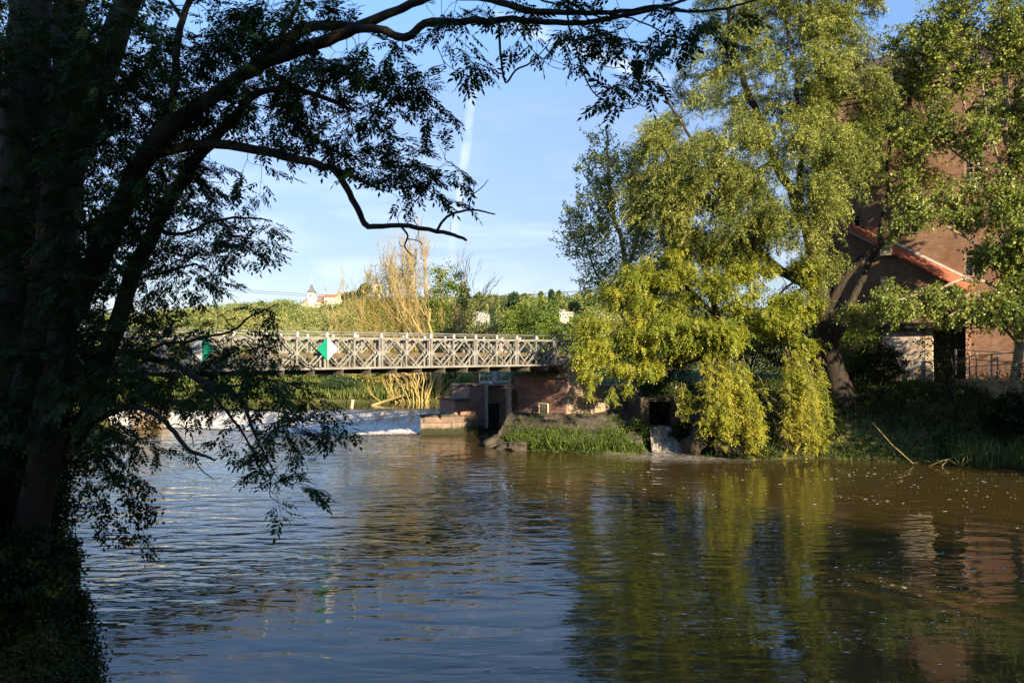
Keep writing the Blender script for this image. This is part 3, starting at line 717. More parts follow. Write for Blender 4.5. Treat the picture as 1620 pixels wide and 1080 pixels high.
b.add([(-1.85, 1.25, 1.254), (-0.05, -0.06, 1.254), (-0.05, 1.7, 1.254), (-1.05, 1.7, 1.254), (-1.85, 1.25, 1.34), (-0.05, -0.06, 1.34), (-0.05, 1.7, 1.34), (-1.05, 1.7, 1.34)],
      [(0, 1, 5, 4), (1, 2, 6, 5), (2, 3, 7, 6), (3, 0, 4, 7), (4, 5, 6, 7)])
b.build('cap', M['cap'], pier)
b = MB(); b.box(3.303, 6.6, 0.9, 1.9, -1, 3.2); b.build('gate_wall', M['sandstone'], pier)
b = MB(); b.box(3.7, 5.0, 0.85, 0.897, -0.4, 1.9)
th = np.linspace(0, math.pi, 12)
b.build('gate_shade', M['black'], pier)  # near-black sheet on the wall face, painted in place of the recess shade
t = tag(empty('water_gauge', (-4.1 + bd[0] * 3.0 + bn[0] * 0.06, 56.5 + bd[1] * 3.0 + bn[1] * 0.06, 0), TH), 'tall pale gauge post fixed on the face of the red pier', 'gauge')
b = MB(); b.box(-0.10, -0.02, -0.05, 0.05, 0.25, 3.35); b.build('post', M['metal_pale'], t)
b = MB(); b.box(0.0, 0.13, -0.03, 0.04, 0.25, 3.3); b.build('scale_board', M['cream'], t)

# metal working platform above the sluice
o = np.array([-4.1, 56.5, 0]) + bd * 3.45 + bn * -0.3
t = tag(empty('sluice_platform', (o[0], o[1], 3.36), TH), 'pale grey railed metal platform above the sluice under the bridge', 'platform')
b = MB(); b.box(0, 1.75, -0.5, 1.0, 0, 0.16); b.build('floor', M['metal_pale'], t)
b = MB()
for x in (0.04, 0.45, 0.88, 1.3, 1.71):
    for y in (-0.47, 0.97): b.box(x - 0.025, x + 0.025, y - 0.025, y + 0.025, 0.163, 1.25)
for z in (0.55, 0.9, 1.25):
    for y in (-0.47, 0.97): b.box(-0.02, 1.77, y - 0.022, y + 0.022, z + 0.003, z + 0.045)
    for x in (0.0, 1.75): b.box(x - 0.02, x + 0.02, -0.445, 0.945, z + 0.003, z + 0.045)
b.build('railing', M['metal_pale'], t)
b = MB(); b.box(0.7, 1.0, -0.2, 0.3, 0.163, 1.15); b.build('hoist_box', M['metal_pale'], t)

# ------------------------------------------------------------------ abutment and garden wall
def wall_between(name, a, c, z0, z1, thick, mat, parent=None, out=1):
    a = np.array(a); c = np.array(c); L = np.linalg.norm(c - a); ang = math.atan2(c[1] - a[1], c[0] - a[0])
    o = empty(name, (a[0], a[1], 0), ang) if parent is None else parent
    return o, L, ang
t, L, ang = wall_between('bridge_abutment', (-0.15, 54.0), (3.3, 50.15), 0, 0, 1, None)
tag(t, 'dark red sandstone abutment under the right end of the bridge', 'abutment')
b = MB(); b.box(0.42, L, 0, 2.2, -0.8, 4.05); b.build('face_wall', M['sandstone'], t)
b = MB(); b.box(0.3, L + 0.03, -0.12, 2.2, 4.053, 4.3); b.build('bearing_ledge', M['cap'], t)
b = MB(); b.box(0.8, L, 0.7, 2.4, 4.303, 4.62); b.build('back_wall', M['galv_dark'], t)
b = MB(); b.box(0.0, 0.417, -0.35, 2.4, -0.8, 3.25); wobble_bevel(b.build('corner_column', M['sandstone_pale'], t))
b = MB(); b.box(0.30, 0.62, -0.42, -0.353, -0.2, 3.9); wobble_bevel(b.build('quoin', M['ashlar'], t), 0.02)
# timber frame leaning against the abutment
fo_ = np.array([-0.15, 54.0]); fd = np.array([3.45, -3.85]); fd /= np.linalg.norm(fd); fn = np.array([-0.745, -0.667])
t = tag(empty('door_frame', (*(fo_ + fd * 2.95 + fn * 0.2), 1.25), math.atan2(fd[1], fd[0])), 'pale empty door frame standing against the dark abutment wall', 'frame')
b = MB(); b.box(0, 0.07, -0.04, 0.04, -0.2, 1.15); b.build('jamb', M['cream'], t)
b = MB(); b.box(0.78, 0.85, -0.04, 0.04, -0.3, 1.15); b.build('jamb', M['cream'], t)
b = MB(); b.box(0.0, 0.85, -0.04, 0.04, 1.153, 1.22); b.build('lintel', M['cream'], t)
b = MB(); b.box(0.073, 0.777, 0.0, 0.03, -0.2, 1.147); b.build('door_leaf', M['galv_dark'], t)

a = np.array([3.3, 50.15]); c = np.array([9.6, 54.85]); L = np.linalg.norm(c - a); wang = math.atan2(*(c - a)[::-1])
t = tag(empty('garden_wall', (a[0], a[1], 0), wang), 'cream ashlar wall with a stone coping right of the bridge abutment', 'wall')
b = MB(); b.box(0.03, L + 3, 0, 0.6, 1.0, 3.42); b.build('stonework', M['ashlar'], t)
b = MB(); b.box(1.0, L + 3, -0.1, 0.7, 3.423, 3.58); b.build('coping', M['concrete'], t)
t = tag(empty('gate_pillar', (a[0], a[1], 0), wang), 'rosy rendered pillar standing where the bridge meets the wall', 'pillar')
b = MB(); b.box(0.06, 0.95, -0.05, 0.75, 3.423, 5.35); b.build('shaft', M['plaster'], t)
b = MB(); b.box(0.0, 1.01, -0.11, 0.81, 5.353, 5.46); b.build('cap', M['concrete'], t)
t = tag(empty('iron_fence', (a[0], a[1], 3.58), wang), 'black iron bar fence on top of the cream wall', 'fence')
b = MB()
for z in (0.12, 0.95): b.box(1.1, L + 3, 0.27, 0.31, z, z + 0.04)
b.build('rail', M['iron'], t)
b = MB()
x = 1.15
while x < L + 3: b.box(x - 0.009, x + 0.009, 0.28, 0.30, 0.0, 1.1); x += 0.12
b.build('bars', M['iron'], t)
# outlet culvert
CU = np.array([8.35, 48.2])
t = tag(empty('stone_outlet', (CU[0], CU[1], 0), 0.06), 'dark square stone outlet with water tumbling out beside the slab', 'outlet')
b = MB(); b.box(-0.85, -0.35, 0, 6, -0.8, 2.75); b.build('side_wall', M['rock'], t)
b = MB(); b.box(0.95, 1.5, 0, 6, -0.8, 2.75); b.build('side_wall', M['rock'], t)
b = MB(); b.box(-0.85, 1.5, -0.05, 6, 2.753, 2.98); b.build('lintel', M['rock'], t)
b = MB(); b.box(-0.347, 0.947, 0.3, 6, 0.6, 1.15); b.build('channel_floor', M['rock'], t)
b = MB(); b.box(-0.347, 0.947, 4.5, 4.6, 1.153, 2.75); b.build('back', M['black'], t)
# tumbling water
nu, nv = 50, 60
U_, V_ = np.meshgrid(np.linspace(0, 1, nu), np.linspace(0, 1, nv))
hw = np.interp(V_, [0, 0.2, 1], [0.64, 0.64, 0.95])
X_ = 0.30 + (U_ - 0.5) * 2 * hw + 0.10 * V_; Y_ = np.interp(V_, [0, 0.2, 0.5, 1], [3.0, 0.1, -0.55, -1.75])
Zc = np.interp(V_, [0, 0.2, 0.4, 0.65, 0.9, 1.0], [1.30, 1.27, 0.85, 0.45, 0.06, 0.01])
Zc = Zc + (vnoise(X_ * 5, V_ * 8, 1.0, 3) * 0.07 + vnoise(X_ * 11, V_ * 17, 1.0, 8) * 0.045) * sst(V_, 0.15, 0.4) * (1 - sst(V_, 0.9, 1))
Y_ = Y_ - vnoise(X_ * 4, V_ * 5, 1.0, 5) * 0.12 * sst(V_, 0.2, 0.5)
ii = (np.arange(nv - 1)[:, None] * nu + np.arange(nu - 1)[None]).ravel()
m, g = new_mat('falling_water')
pos = g.n('ShaderNodeNewGeometry').outputs['Position']
f1 = g.noise(g.mapv(pos, (2.6, 0.9, 0.6)), 3.0, 7, 0.75, 0.7)
wh = g.ramp(f1, [(0.38, 0.0), (0.60, 1.0)])
bp = g.n('ShaderNodeBump', i={'Height': f1, 'Strength': 1.0, 'Distance': 0.25}).outputs[0]
wt = g.n('ShaderNodeBsdfPrincipled', i={'Base Color': (0.14, 0.10, 0.05, 1), 'Roughness': 0.1, 'IOR': 1.333, 'Normal': bp})
fo = g.n('ShaderNodeBsdfDiffuse', i={'Color': (0.75, 0.71, 0.64, 1), 'Normal': bp})
g.n('ShaderNodeOutputMaterial', i={'Surface': g.n('ShaderNodeMixShader', i={0: wh, 1: wt.outputs[0], 2: fo.outputs[0]}).outputs[0]})
o = mesh_obj('falling_water', np.stack([X_.ravel(), Y_.ravel(), Zc.ravel()], 1), np.stack([ii, ii + nu, ii + nu + 1, ii + 1], 1), m, smooth=True)
o.location = (CU[0], CU[1], 0); o.rotation_euler = (0, 0, 0.06)
tag(o, 'small brown and white cascade tumbling from the stone outlet', 'waterfall', kind='stuff')

# worn slab in front of the abutment and rocks on its tip
def rocky(name, cxyz, rad, mat, parent=None, n=10, rough=0.18, flat=0.6, seed=0):
    import bmesh
    bm = bmesh.new(); bmesh.ops.create_icosphere(bm, subdivisions=3, radius=1.0)
    rr = random.Random(seed); ph = [rr.uniform(0, 6) for _ in range(9)]
    for v_ in bm.verts:
        x, y, z = v_.co
        k = 1 + rough * (math.sin(3.1 * x + ph[0]) * math.cos(2.7 * y + ph[1]) + 0.6 * math.sin(6.3 * z + ph[2] + 3 * x) + 0.4 * math.cos(9 * y + ph[3] + 5 * x))
        v_.co = (x * k * rad[0], y * k * rad[1], z * k * rad[2])
    me = bpy.data.meshes.new(name); bm.to_mesh(me); bm.free(); me.materials.append(mat)
    o = bpy.data.objects.new(name, me); COL.objects.link(o); o.location = cxyz
    o.rotation_euler = (rr.uniform(-0.3, 0.3), rr.uniform(-0.3, 0.3), rr.uniform(0, 6))
    if parent: o.parent = parent
    return o
k_ = 0
RT = ['rounded brown boulder at the tip of the slab bank', 'flat brown boulder at the waterline of the slab bank', 'low boulder just right of the slab tip']
for (x, y, z, a_, b_, c_) in [(-0.9, 49.3, 0.2, 0.8, 0.7, 0.45), (-0.3, 48.3, 0.05, 0.9, 0.6, 0.35), (0.5, 48.0, 0.2, 0.9, 0.6, 0.4)]:
    tag(rocky('boulder', (x, y, z), (a_, b_, c_), M['slab'], seed=k_), RT[k_], 'boulder', 'boulders on the slab bank'); k_ += 1
RT = ['mossy dark rock right beside the small cascade', 'tall dark rock behind the cascade right edge', 'dark rock under the hanging yellow branches']
for (x, y, z, a_, b_, c_) in [(10.3, 46.0, 0.4, 0.8, 0.7, 0.7), (10.9, 47.1, 0.9, 1.0, 0.9, 1.2), (12.0, 44.6, 0.3, 1.1, 0.7, 0.6)]:
    tag(rocky('bank_rock', (x, y, z), (a_, b_, c_), M['rock'], seed=k_), RT[k_ - 3], 'rock', 'dark rocks right of the cascade'); k_ += 1
# slab skin
sx_ = np.linspace(0, 1, 120); sy_ = np.linspace(0, 1, 70)
SX, SY = np.meshgrid(sx_, sy_)
fr0 = np.array([(-0.9, 49.0), (0.8, 48.0), (4, 46.9), (7.4, 46.5)]); bk0 = np.array([(0.25, 53.5), (3.3, 50.1), (5.4, 51.7), (7.6, 53.3)])
fxx = np.interp(SX, [0, .3, .7, 1], fr0[:, 0]); fyy = np.interp(SX, [0, .3, .7, 1], fr0[:, 1]); bxx = np.interp(SX, [0, .4, .7, 1], bk0[:, 0]); byy = np.interp(SX, [0, .4, .7, 1], bk0[:, 1])
X_ = fxx * (1 - SY) + bxx * SY; Y_ = fyy * (1 - SY) + byy * SY
Z_ = 0.25 + 1.4 * sst(SY, -0.25, 0.75) + 0.13 * vnoise(X_, Y_, 1.3, 17) + 0.09 * vnoise(X_, Y_, 0.45, 18) + 0.05 * vnoise(X_, Y_, 0.2, 19) - 1.2 * (1 - sst(SY, -0.1, 0.08))
ii = (np.arange(69)[:, None] * 120 + np.arange(119)[None]).ravel()
tag(mesh_obj('bank_slab', np.stack([X_.ravel(), Y_.ravel(), Z_.ravel() + 0.15], 1), np.stack([ii, ii + 1, ii + 121, ii + 120], 1), M['slab'], smooth=True), kind='structure')

# ------------------------------------------------------------------ brick mill
def openings_wall(W, H, z0, ops, depth):
    """wall in the xz plane (x 0..W going left along the mill), y=0 outside; rectangular holes with reveals"""
    xs = sorted({0, W, *[a for o in ops for a in (o[0], o[1])]}); zs = sorted({z0, H, *[a for o in ops for a in (o[2], o[3])]})
    b = MB()
    for i in range(len(xs) - 1):
        for j in range(len(zs) - 1):
            mx_, mz_ = (xs[i] + xs[i + 1]) / 2, (zs[j] + zs[j + 1]) / 2
            if any(o[0] < mx_ < o[1] and o[2] < mz_ < o[3] for o in ops): continue
            b.add([(xs[i], 0, zs[j]), (xs[i + 1], 0, zs[j]), (xs[i + 1], 0, zs[j + 1]), (xs[i], 0, zs[j + 1])], [(0, 1, 2, 3)])
    for a0, a1, c0, c1 in ops:
        b.add([(a0, 0, c0), (a0, depth, c0), (a0, depth, c1), (a0, 0, c1)], [(0, 1, 2, 3)])
        b.add([(a1, 0, c0), (a1, depth, c0), (a1, depth, c1), (a1, 0, c1)], [(3, 2, 1, 0)])
        b.add([(a0, 0, c1), (a0, depth, c1), (a1, depth, c1), (a1, 0, c1)], [(0, 1, 2, 3)])
        b.add([(a0, 0, c0), (a0, depth, c0), (a1, depth, c0), (a1, 0, c0)], [(3, 2, 1, 0)])
    return b
# local frame: x runs to the right along the facade, y into the building
MLEN = 11.6; MEXT = 16.0
org = MW0 - MT * MLEN
mang = math.atan2(MT[1], MT[0])
mill = tag(empty('brick_mill', (org[0], org[1], 0), mang), 'tall brown brick mill with small arched windows behind the right trees', 'building')
cols_ = [MLEN - s_ for s_ in (-12.1, -8.7, -5.2, -1.6, 2.0, 5.5, 9.0, )]
rows_ = [19.55, 16.75, 13.9, 11.0, 8.0]
ops = [(c_ - 0.46, c_ + 0.46, r_ - 0.8, r_ + 0.72) for c_ in cols_ for r_ in rows_]
EAV = 22.6
openings_wall(MLEN + MEXT, EAV, 3.0, ops, 0.22).build('facade', M['brick'], mill)
b = MB(); W_ = MLEN + MEXT
b.add([(0, 0, 3), (0, 14, 3), (0, 14, EAV), (0, 0, EAV), (W_, 0, 3), (W_, 14, 3), (W_, 14, EAV), (W_, 0, EAV)], [(0, 3, 2, 1), (4, 5, 6, 7), (1, 2, 6, 5)])
b.add([(0, 0, EAV), (0, 14, EAV), (0, 7, EAV + 4)], [(0, 2, 1)]); b.add([(W_, 0, EAV), (W_, 14, EAV), (W_, 7, EAV + 4)], [(0, 1, 2)])
b.build('end_wall', M['brick'], mill)
b = MB(); b.beam((-0.4, -0.5, EAV - 0.1), (W_ + 0.4, -0.5, EAV - 0.1), 0.01, 0.01)
b.add([(-0.4, -0.5, EAV + 0.05), (W_ + 0.4, -0.5, EAV + 0.05), (W_ + 0.4, 7, EAV + 4.2), (-0.4, 7, EAV + 4.2), (W_ + 0.4, 14.5, EAV + 0.05), (-0.4, 14.5, EAV + 0.05),
       (-0.4, -0.5, EAV - 0.12), (W_ + 0.4, -0.5, EAV - 0.12)], [(0, 1, 2, 3), (3, 2, 4, 5), (6, 7, 1, 0)])
b.build('roof', rough_mat('old_roof', [(0.3, (0.07, 0.05, 0.045)), (0.7, (0.14, 0.10, 0.08))], 1.5, .9, .3), mill)
b = MB(); b.box(-0.05, W_ + 0.05, -0.22, -0.003, EAV - 0.5, EAV - 0.2); b.box(-0.05, W_ + 0.05, -0.12, -0.003, EAV - 0.8, EAV - 0.503); b.build('cornice', M['brick'], mill)
proto = None
for c_ in cols_:
    for r_ in rows_:
        if proto is None:
            b = MB()
            for x in (-0.43, 0.0, 0.43): b.box(x - 0.035, x + 0.035, 0.12, 0.18, -0.8, 0.66)
            for z in (-0.79, -0.1, 0.36, 0.62): b.box(-0.395, 0.395, 0.123, 0.177, z - 0.03, z + 0.03)
            wn = b.build('window', M['frame_wood'], mill)
            b = MB(); b.box(-0.43, 0.43, 0.195, 0.205, -0.8, 0.7); gl = b.build('pane', M['glass'], wn)
            b = MB(); n = 10                      # segmental brick arch, standing proud and closing the corners of the opening
            for i in range(n):
                a0 = -0.5 + i / n; a1 = -0.5 + (i + 1) / n
                z0_ = 0.50 + 0.22 * (1 - (2 * a0) ** 2) ; z1_ = 0.50 + 0.22 * (1 - (2 * a1) ** 2)
                x0_ = a0 * 0.98; x1_ = a1 * 0.98
                b.add([(x0_, -0.02, z0_), (x1_, -0.02, z1_), (x1_ * 1.12, -0.02, z1_ + 0.26), (x0_ * 1.12, -0.02, z0_ + 0.26), (x0_, 0.11, z0_), (x1_, 0.11, z1_), (x1_, 0.11, 0.75), (x0_, 0.11, 0.75)],
                      [(0, 1, 2, 3), (0, 4, 5, 1), (4, 7, 6, 5)])
            ar = b.build('arch', M['brick'], wn)
            b = MB(); b.box(-0.52, 0.52, -0.07, 0.118, -0.9, -0.803); sl = b.build('sill', M['concrete'], wn); kids = [gl, ar, sl]; proto = wn; o = wn
        else:
            o = proto.copy(); COL.objects.link(o); o.parent = mill
            for k in kids: c = k.copy(); COL.objects.link(c); c.parent = o
        o.location = (c_, 0, r_)

# low annex with a tiled lean-to roof in front of the mill
def mp(s_, e_, z=0.0):      # point measured along the facade from the right, e_ metres towards the river
    q = MW0 - MT * s_ + MN * e_; return np.array([q[0], q[1], z])
ax_ = tag(empty('mill_annex', (mp(0, 0)[0], mp(0, 0)[1], 0), mang), 'low brick annex with a sloping orange tiled roof against the mill', 'building')
# in annex frame: x = -s, y = -e
def zr(s_, e_): return 12.55 + (s_ - 6.6) * 0.60 - e_ * 0.30
S0, S1, E1 = 2.1, 9.3, 1.3
b = MB()
for (s0_, s1_) in ((S0, 4.2), (6.6, S1)):
    pass
b.add([(-S1, -E1, 7.1), (-S0, -E1, 7.1), (-S0, -E1, zr(S0, E1) - .1), (-S1, -E1, zr(S1, E1) - .1)], [(0, 1, 2, 3)])
b.add([(-S1, -E1, 3), (-6.75, -E1, 3), (-6.75, -E1, 7.1), (-S1, -E1, 7.1)], [(0, 1, 2, 3)])
b.add([(-S1, -E1, 3), (-S1, 0, 3), (-S1, 0, zr(S1, 0) - .1), (-S1, -E1, zr(S1, E1) - .1)], [(0, 3, 2, 1)])
b.add([(-S0, -E1, 3), (-S0, 0, 3), (-S0, 0, zr(S0, 0) - .1), (-S0, -E1, zr(S0, E1) - .1)], [(0, 1, 2, 3)])
b.build('brick_wall', M['brick'], ax_)
b = MB(); b.box(-6.747, -4.3, -E1 + 0.02, -E1 + 0.4, 3, 7.1); b.build('whitewashed_wall', M['whitewash'], ax_)
b = MB(); b.box(-4.297, -3.9, -E1, -E1 + 0.35, 3, 7.1); b.box(-6.85, -6.45, -E1 - 0.06, -E1 - 0.003, 7.3, 10.3); b.build('pilaster', M['cream'], ax_)
b = MB(); b.box(-3.897, -S0, -E1 + 0.9, -E1 + 0.95, 3, 7.1); b.build('doorway_shade', M['black'], ax_)  # near-black sheet set back from the wall, its colour standing in for shade
b = MB(); b.box(-9.0, -S0, -E1 - 0.55, -E1 - 0.063, 7.25, 7.4); b.box(-9.0, -S0, -E1 - 0.55, -E1 - 0.45, 7.05, 7.247); b.build('canopy_beam', M['iron'], ax_)
b = MB()
Eo = E1 + 0.35
q = [(-S1 - .3, -Eo, zr(S1 + .3, Eo)), (-S0 + .3, -Eo, zr(S0 - .3, Eo)), (-S0 + .3, 0.0, zr(S0 - .3, 0)), (-S1 - .3, 0.0, zr(S1 + .3, 0))]
b.add(q + [(x, y, z - 0.1) for x, y, z in q], [(0, 1, 2, 3), (7, 6, 5, 4), (0, 4, 5, 1), (1, 5, 6, 2), (3, 7, 4, 0)]); rf = b.build('roof', M['roof_tile'], ax_)
b = MB()
b.tube([(-S1 - .3, -Eo - 0.05, zr(S1 + .3, Eo) - 0.06), (-6.7, -Eo - 0.05, zr(6.7, Eo) - 0.06)], 0.055, 8); b.build('gutter', M['metal_pale'], ax_)
b = MB(); b.beam((-6.6, -0.03, zr(6.6, 0) + 0.10), (-S0 + .2, -0.03, zr(S0 - .2, 0) + 0.10), 0.05, 0.14); b.build('flashing', M['white_paint'], ax_)
b = MB(); b.box(-6.75, -6.15, -Eo - 0.1, -Eo + 0.4, zr(6.4, Eo) - 0.35, zr(6.4, Eo) + 0.42); b.box(-6.8, -6.1, -Eo - 0.15, -Eo + 0.45, zr(6.4, Eo) + 0.423, zr(6.4, Eo) + 0.5); b.build('chimney', M['concrete'], ax_)

# yard railing and kerb on the terrace right of the whitewashed wall
def railing(p0, p1, n, label, h=1.05, mesh=True):
    p0 = np.array(p0); p1 = np.array(p1); L = np.linalg.norm((p1 - p0)[:2]); sl = (p1[2] - p0[2]) / L
    t = tag(empty('metal_railing', p0, math.atan2(p1[1] - p0[1], p1[0] - p0[0])), label, 'railing', 'railings of the mill yard ramp')
    P = lambda x, z: (x, 0, z + sl * x)
    b = MB()
    for z in (h, h * 0.62): b.tube([P(0, z), P(L, z)], 0.028, 8)
    b.build('rail', M['metal_pale'], t, smooth=True)
    for k in range(n + 1):
        b = MB(); x = L * k / n; b.box(x - 0.035, x + 0.035, -0.035, 0.035, sl * x - 0.2, sl * x + h); b.build('post', M['metal_pale'], t)
    b = MB()
    x = 0.06
    while x < L: b.box(x - 0.004, x + 0.004, -0.004, 0.004, 0.1 + sl * x, h * 0.62 + sl * x); x += 0.06
    b.build('mesh_infill', M['galv_dark'], t)
railing(px(1534, 607, 46.3), px(1645, 602, 42.3) , 3, 'front metal railing of the ramp, nearest the river, beside the brick wall', 1.55)
railing(px(1512, 588, 48.0), px(1650, 600, 44.5), 4, 'rear metal railing of the ramp, higher up against the brick wall', 1.3)
p0 = px(1506, 607, 47.3); p1 = px(1648, 612, 42.0)
t = tag(empty('ramp_kerb', p0, math.atan2(p1[1] - p0[1], p1[0] - p0[0])), 'yellowish concrete kerb along the foot of the ramp railing', 'kerb')
b = MB(); b.box(0, 8, 0, 1.4, -0.7, 0.28); b.build('kerb_block', rough_mat('ochre_concrete', [(0.3, (0.30, 0.21, 0.10)), (0.7, (0.45, 0.34, 0.18))], 2, 0.9, 0.3), t)

# ------------------------------------------------------------------ far buildings on the hill
def gable_house(parent, x0, x1, y0, y1, z0, zw, zrf, mw, mr, axis='x', wname='wall', rname='roof'):
    b = MB(); b.box(x0, x1, y0, y1, z0, zw)
    if axis == 'x':
        ym = (y0 + y1) / 2; b.add([(x0, y0, zw), (x0, y1, zw), (x0, ym, zrf)], [(0, 2, 1)]); b.add([(x1, y0, zw), (x1, y1, zw), (x1, ym, zrf)], [(0, 1, 2)])
    else:
        xm = (x0 + x1) / 2; b.add([(x0, y0, zw), (x1, y0, zw), (xm, y0, zrf)], [(0, 1, 2)]); b.add([(x0, y1, zw), (x1, y1, zw), (xm, y1, zrf)], [(0, 2, 1)])
    b.build(wname, mw, parent)
    r = MB(); e = 0.4
    if axis == 'x':
        k = (zrf - zw) / ((y1 - y0) / 2) * e
        r.add([(x0 - e, y0 - e, zw - k + .15), (x1 + e, y0 - e, zw - k + .15), (x1 + e, ym, zrf + .15), (x0 - e, ym, zrf + .15), (x1 + e, y1 + e, zw - k + .15), (x0 - e, y1 + e, zw - k + .15)], [(0, 1, 2, 3), (3, 2, 4, 5)])
    else:
        k = (zrf - zw) / ((x1 - x0) / 2) * e
        r.add([(x0 - e, y0 - e, zw - k + .15), (xm, y0 - e, zrf + .15), (xm, y1 + e, zrf + .15), (x0 - e, y1 + e, zw - k + .15), (x1 + e, y0 - e, zw - k + .15), (x1 + e, y1 + e, zw - k + .15)], [(0, 1, 2, 3), (1, 4, 5, 2)])
    r.build(rname, mr, parent)
def win(parent, pts, mat=None, w_=0.9, h_=1.4):
    for x, y, z in pts:
        b = MB(); b.box(x - w_ / 2, x + w_ / 2, y - 0.05, y - 0.01, z - h_ / 2, z + h_ / 2); b.build('window', mat or M['slate'], parent)
ZC = 455.0; pm = ZC / F
def fz(y): return EYE + (HOR - y) * pm
def fx_(x): return (x - 810) * pm
ch = tag(empty('hilltop_church', (fx_(493), ZC, 0)), 'cream church with a dark pointed spire on the hilltop', 'church')
tw = 1.9
b = MB(); b.box(-tw, tw, -tw, tw, fz(500), fz(463)); b.build('tower', M['cream_light'], ch)
b = MB(); e = 2.4; zt = fz(463)
b.add([(-e, -e, zt), (e, -e, zt), (e, e, zt), (-e, e, zt), (-1.1, -1.1, zt + 1.7), (1.1, -1.1, zt + 1.7), (1.1, 1.1, zt + 1.7), (-1.1, 1.1, zt + 1.7), (0, 0, fz(448))],
      [(0, 1, 5, 4), (1, 2, 6, 5), (2, 3, 7, 6), (3, 0, 4, 7), (4, 5, 8), (5, 6, 8), (6, 7, 8), (7, 4, 8), (3, 2, 1, 0)]); b.build('spire', M['slate'], ch)
b = MB(); b.box(-0.09, 0.09, -0.09, 0.09, fz(448) - 0.3, fz(441)); b.box(-0.6, 0.6, -0.07, 0.07, fz(443.6), fz(442.9)); b.build('cross', M['white_paint'], ch)
win(ch, [(-0.0, -tw, fz(467))], w_=1.0, h_=1.4)
b = MB(); b.add([(-6.4, -1, fz(500)), (-2.2, -3, fz(500)), (-2.2, 6, fz(500)), (-6.4, 6, fz(500)), (-6.4, -1, fz(482)), (-2.2, -3, fz(475)), (-2.2, 6, fz(475)), (-6.4, 6, fz(482))],
      [(0, 1, 5, 4), (1, 2, 6, 5), (3, 0, 4, 7), (4, 5, 6, 7)]); b.build('nave_wall', M['cream'], ch)
b = MB(); b.add([(-7.0, -1.5, fz(483)), (-2.0, -3.4, fz(476)), (-2.0, 3, fz(468)), (-3.2, 3, fz(471))], [(0, 1, 2, 3)]); b.build('nave_roof', M['far_tile'], ch)
b = MB(); b.box(-0.9, 1.6, -2.6, -tw - 0.01, fz(500), fz(480)); b.add([(-1.1, -2.7, fz(480)), (1.8, -2.7, fz(480)), (0.35, -2.7, fz(475.5)), (-1.1, -tw, fz(480)), (1.8, -tw, fz(480)), (0.35, -tw, fz(475.5))], [(0, 1, 2), (0, 2, 5, 3), (2, 1, 4, 5)]); b.build('porch', M['cream_light'], ch)
ab = tag(empty('hilltop_cloister', (fx_(520), ZC + 3, 0)), 'long pale cloister building with red roofs right of the church', 'building')
gable_house(ab, fx_(500) - fx_(520), fx_(512) - fx_(520), 0, 8, fz(500), fz(477), fz(467), M['cream'], M['far_tile_dark'])
gable_house(ab, fx_(511.5) - fx_(520), fx_(536) - fx_(520), -1.5, 7, fz(500), fz(470), fz(465), M['cream_light'], M['far_tile'], wname='hall_wall', rname='hall_roof')
gable_house(ab, fx_(530) - fx_(520), fx_(541) - fx_(520), -2.2, 6, fz(500), fz(470), fz(462), M['cream'], M['far_tile'], axis='y', wname='gable_wall', rname='gable_roof')
win(ab, [(-1.5, -1.5, fz(475)), (0.8, -1.5, fz(475)), (3, -1.5, fz(475))], mat=M['far_tile_dark'], w_=0.6, h_=1.0)
to = tag(empty('hilltop_tower', (fx_(602), ZC - 10, 0)), 'square cream tower with red roof on the ridge behind the dead tree', 'tower')
b = MB(); b.box(-2.0, 2.0, -2, 2, fz(500), fz(451.5)); b.build('wall', M['cream_light'], to)
b = MB(); b.add([(-2.4, -2.4, fz(451.3)), (2.4, -2.4, fz(451.3)), (2.4, 2.4, fz(451.3)), (-2.4, 2.4, fz(451.3)), (0, 0, fz(448))], [(0, 1, 4), (1, 2, 4), (2, 3, 4), (3, 0, 4)]); b.build('roof', M['far_tile'], to)
win(to, [(0, -2, fz(457))], w_=0.8, h_=1.2)
ZH = 250.0; q_ = lambda x, y: px(x, y, ZH)
wh_ = tag(empty('white_house', (q_(757, 0)[0], ZH, 0), R(-12)), 'small white gabled house alone among trees on the slope', 'house')
gable_house(wh_, -1.9, 2.1, 0, 6, q_(0, 515)[2], q_(0, 495.2)[2], q_(0, 492.2)[2], M['white_paint'], M['cream'], axis='y')
b = MB(); b.box(-3.3, -1.93, 0.3, 3, q_(0, 503)[2], q_(0, 497.8)[2]); b.box(-3.5, -1.92, 0.1, 3.2, q_(0, 497.7)[2], q_(0, 497.2)[2]); b.build('shed', M['slate'], wh_)
for i, (xa, xb, yw, yr, lab) in enumerate([(888, 897, 489, 486.5, 'small white house, the upper one of the pair high at right'), (896, 911, 494, 490.5, 'pale broad house, the lower one of the pair high at right')]):
    h_ = tag(empty('hillside_house', (q_((xa + xb) / 2, 0)[0], ZH + 10, 0), R(10)), lab, 'house', 'pair of houses high on the right slope')
    hw = (xb - xa) / 2 * ZH / F
    gable_house(h_, -hw, hw, 0, 5, q_(0, 510)[2], q_(0, yw)[2], q_(0, yr)[2], M['cream_light'], M['cream'])
    win(h_, [(-hw * 0.3, 0, q_(0, yw + 2)[2])], w_=0.5, h_=0.5)

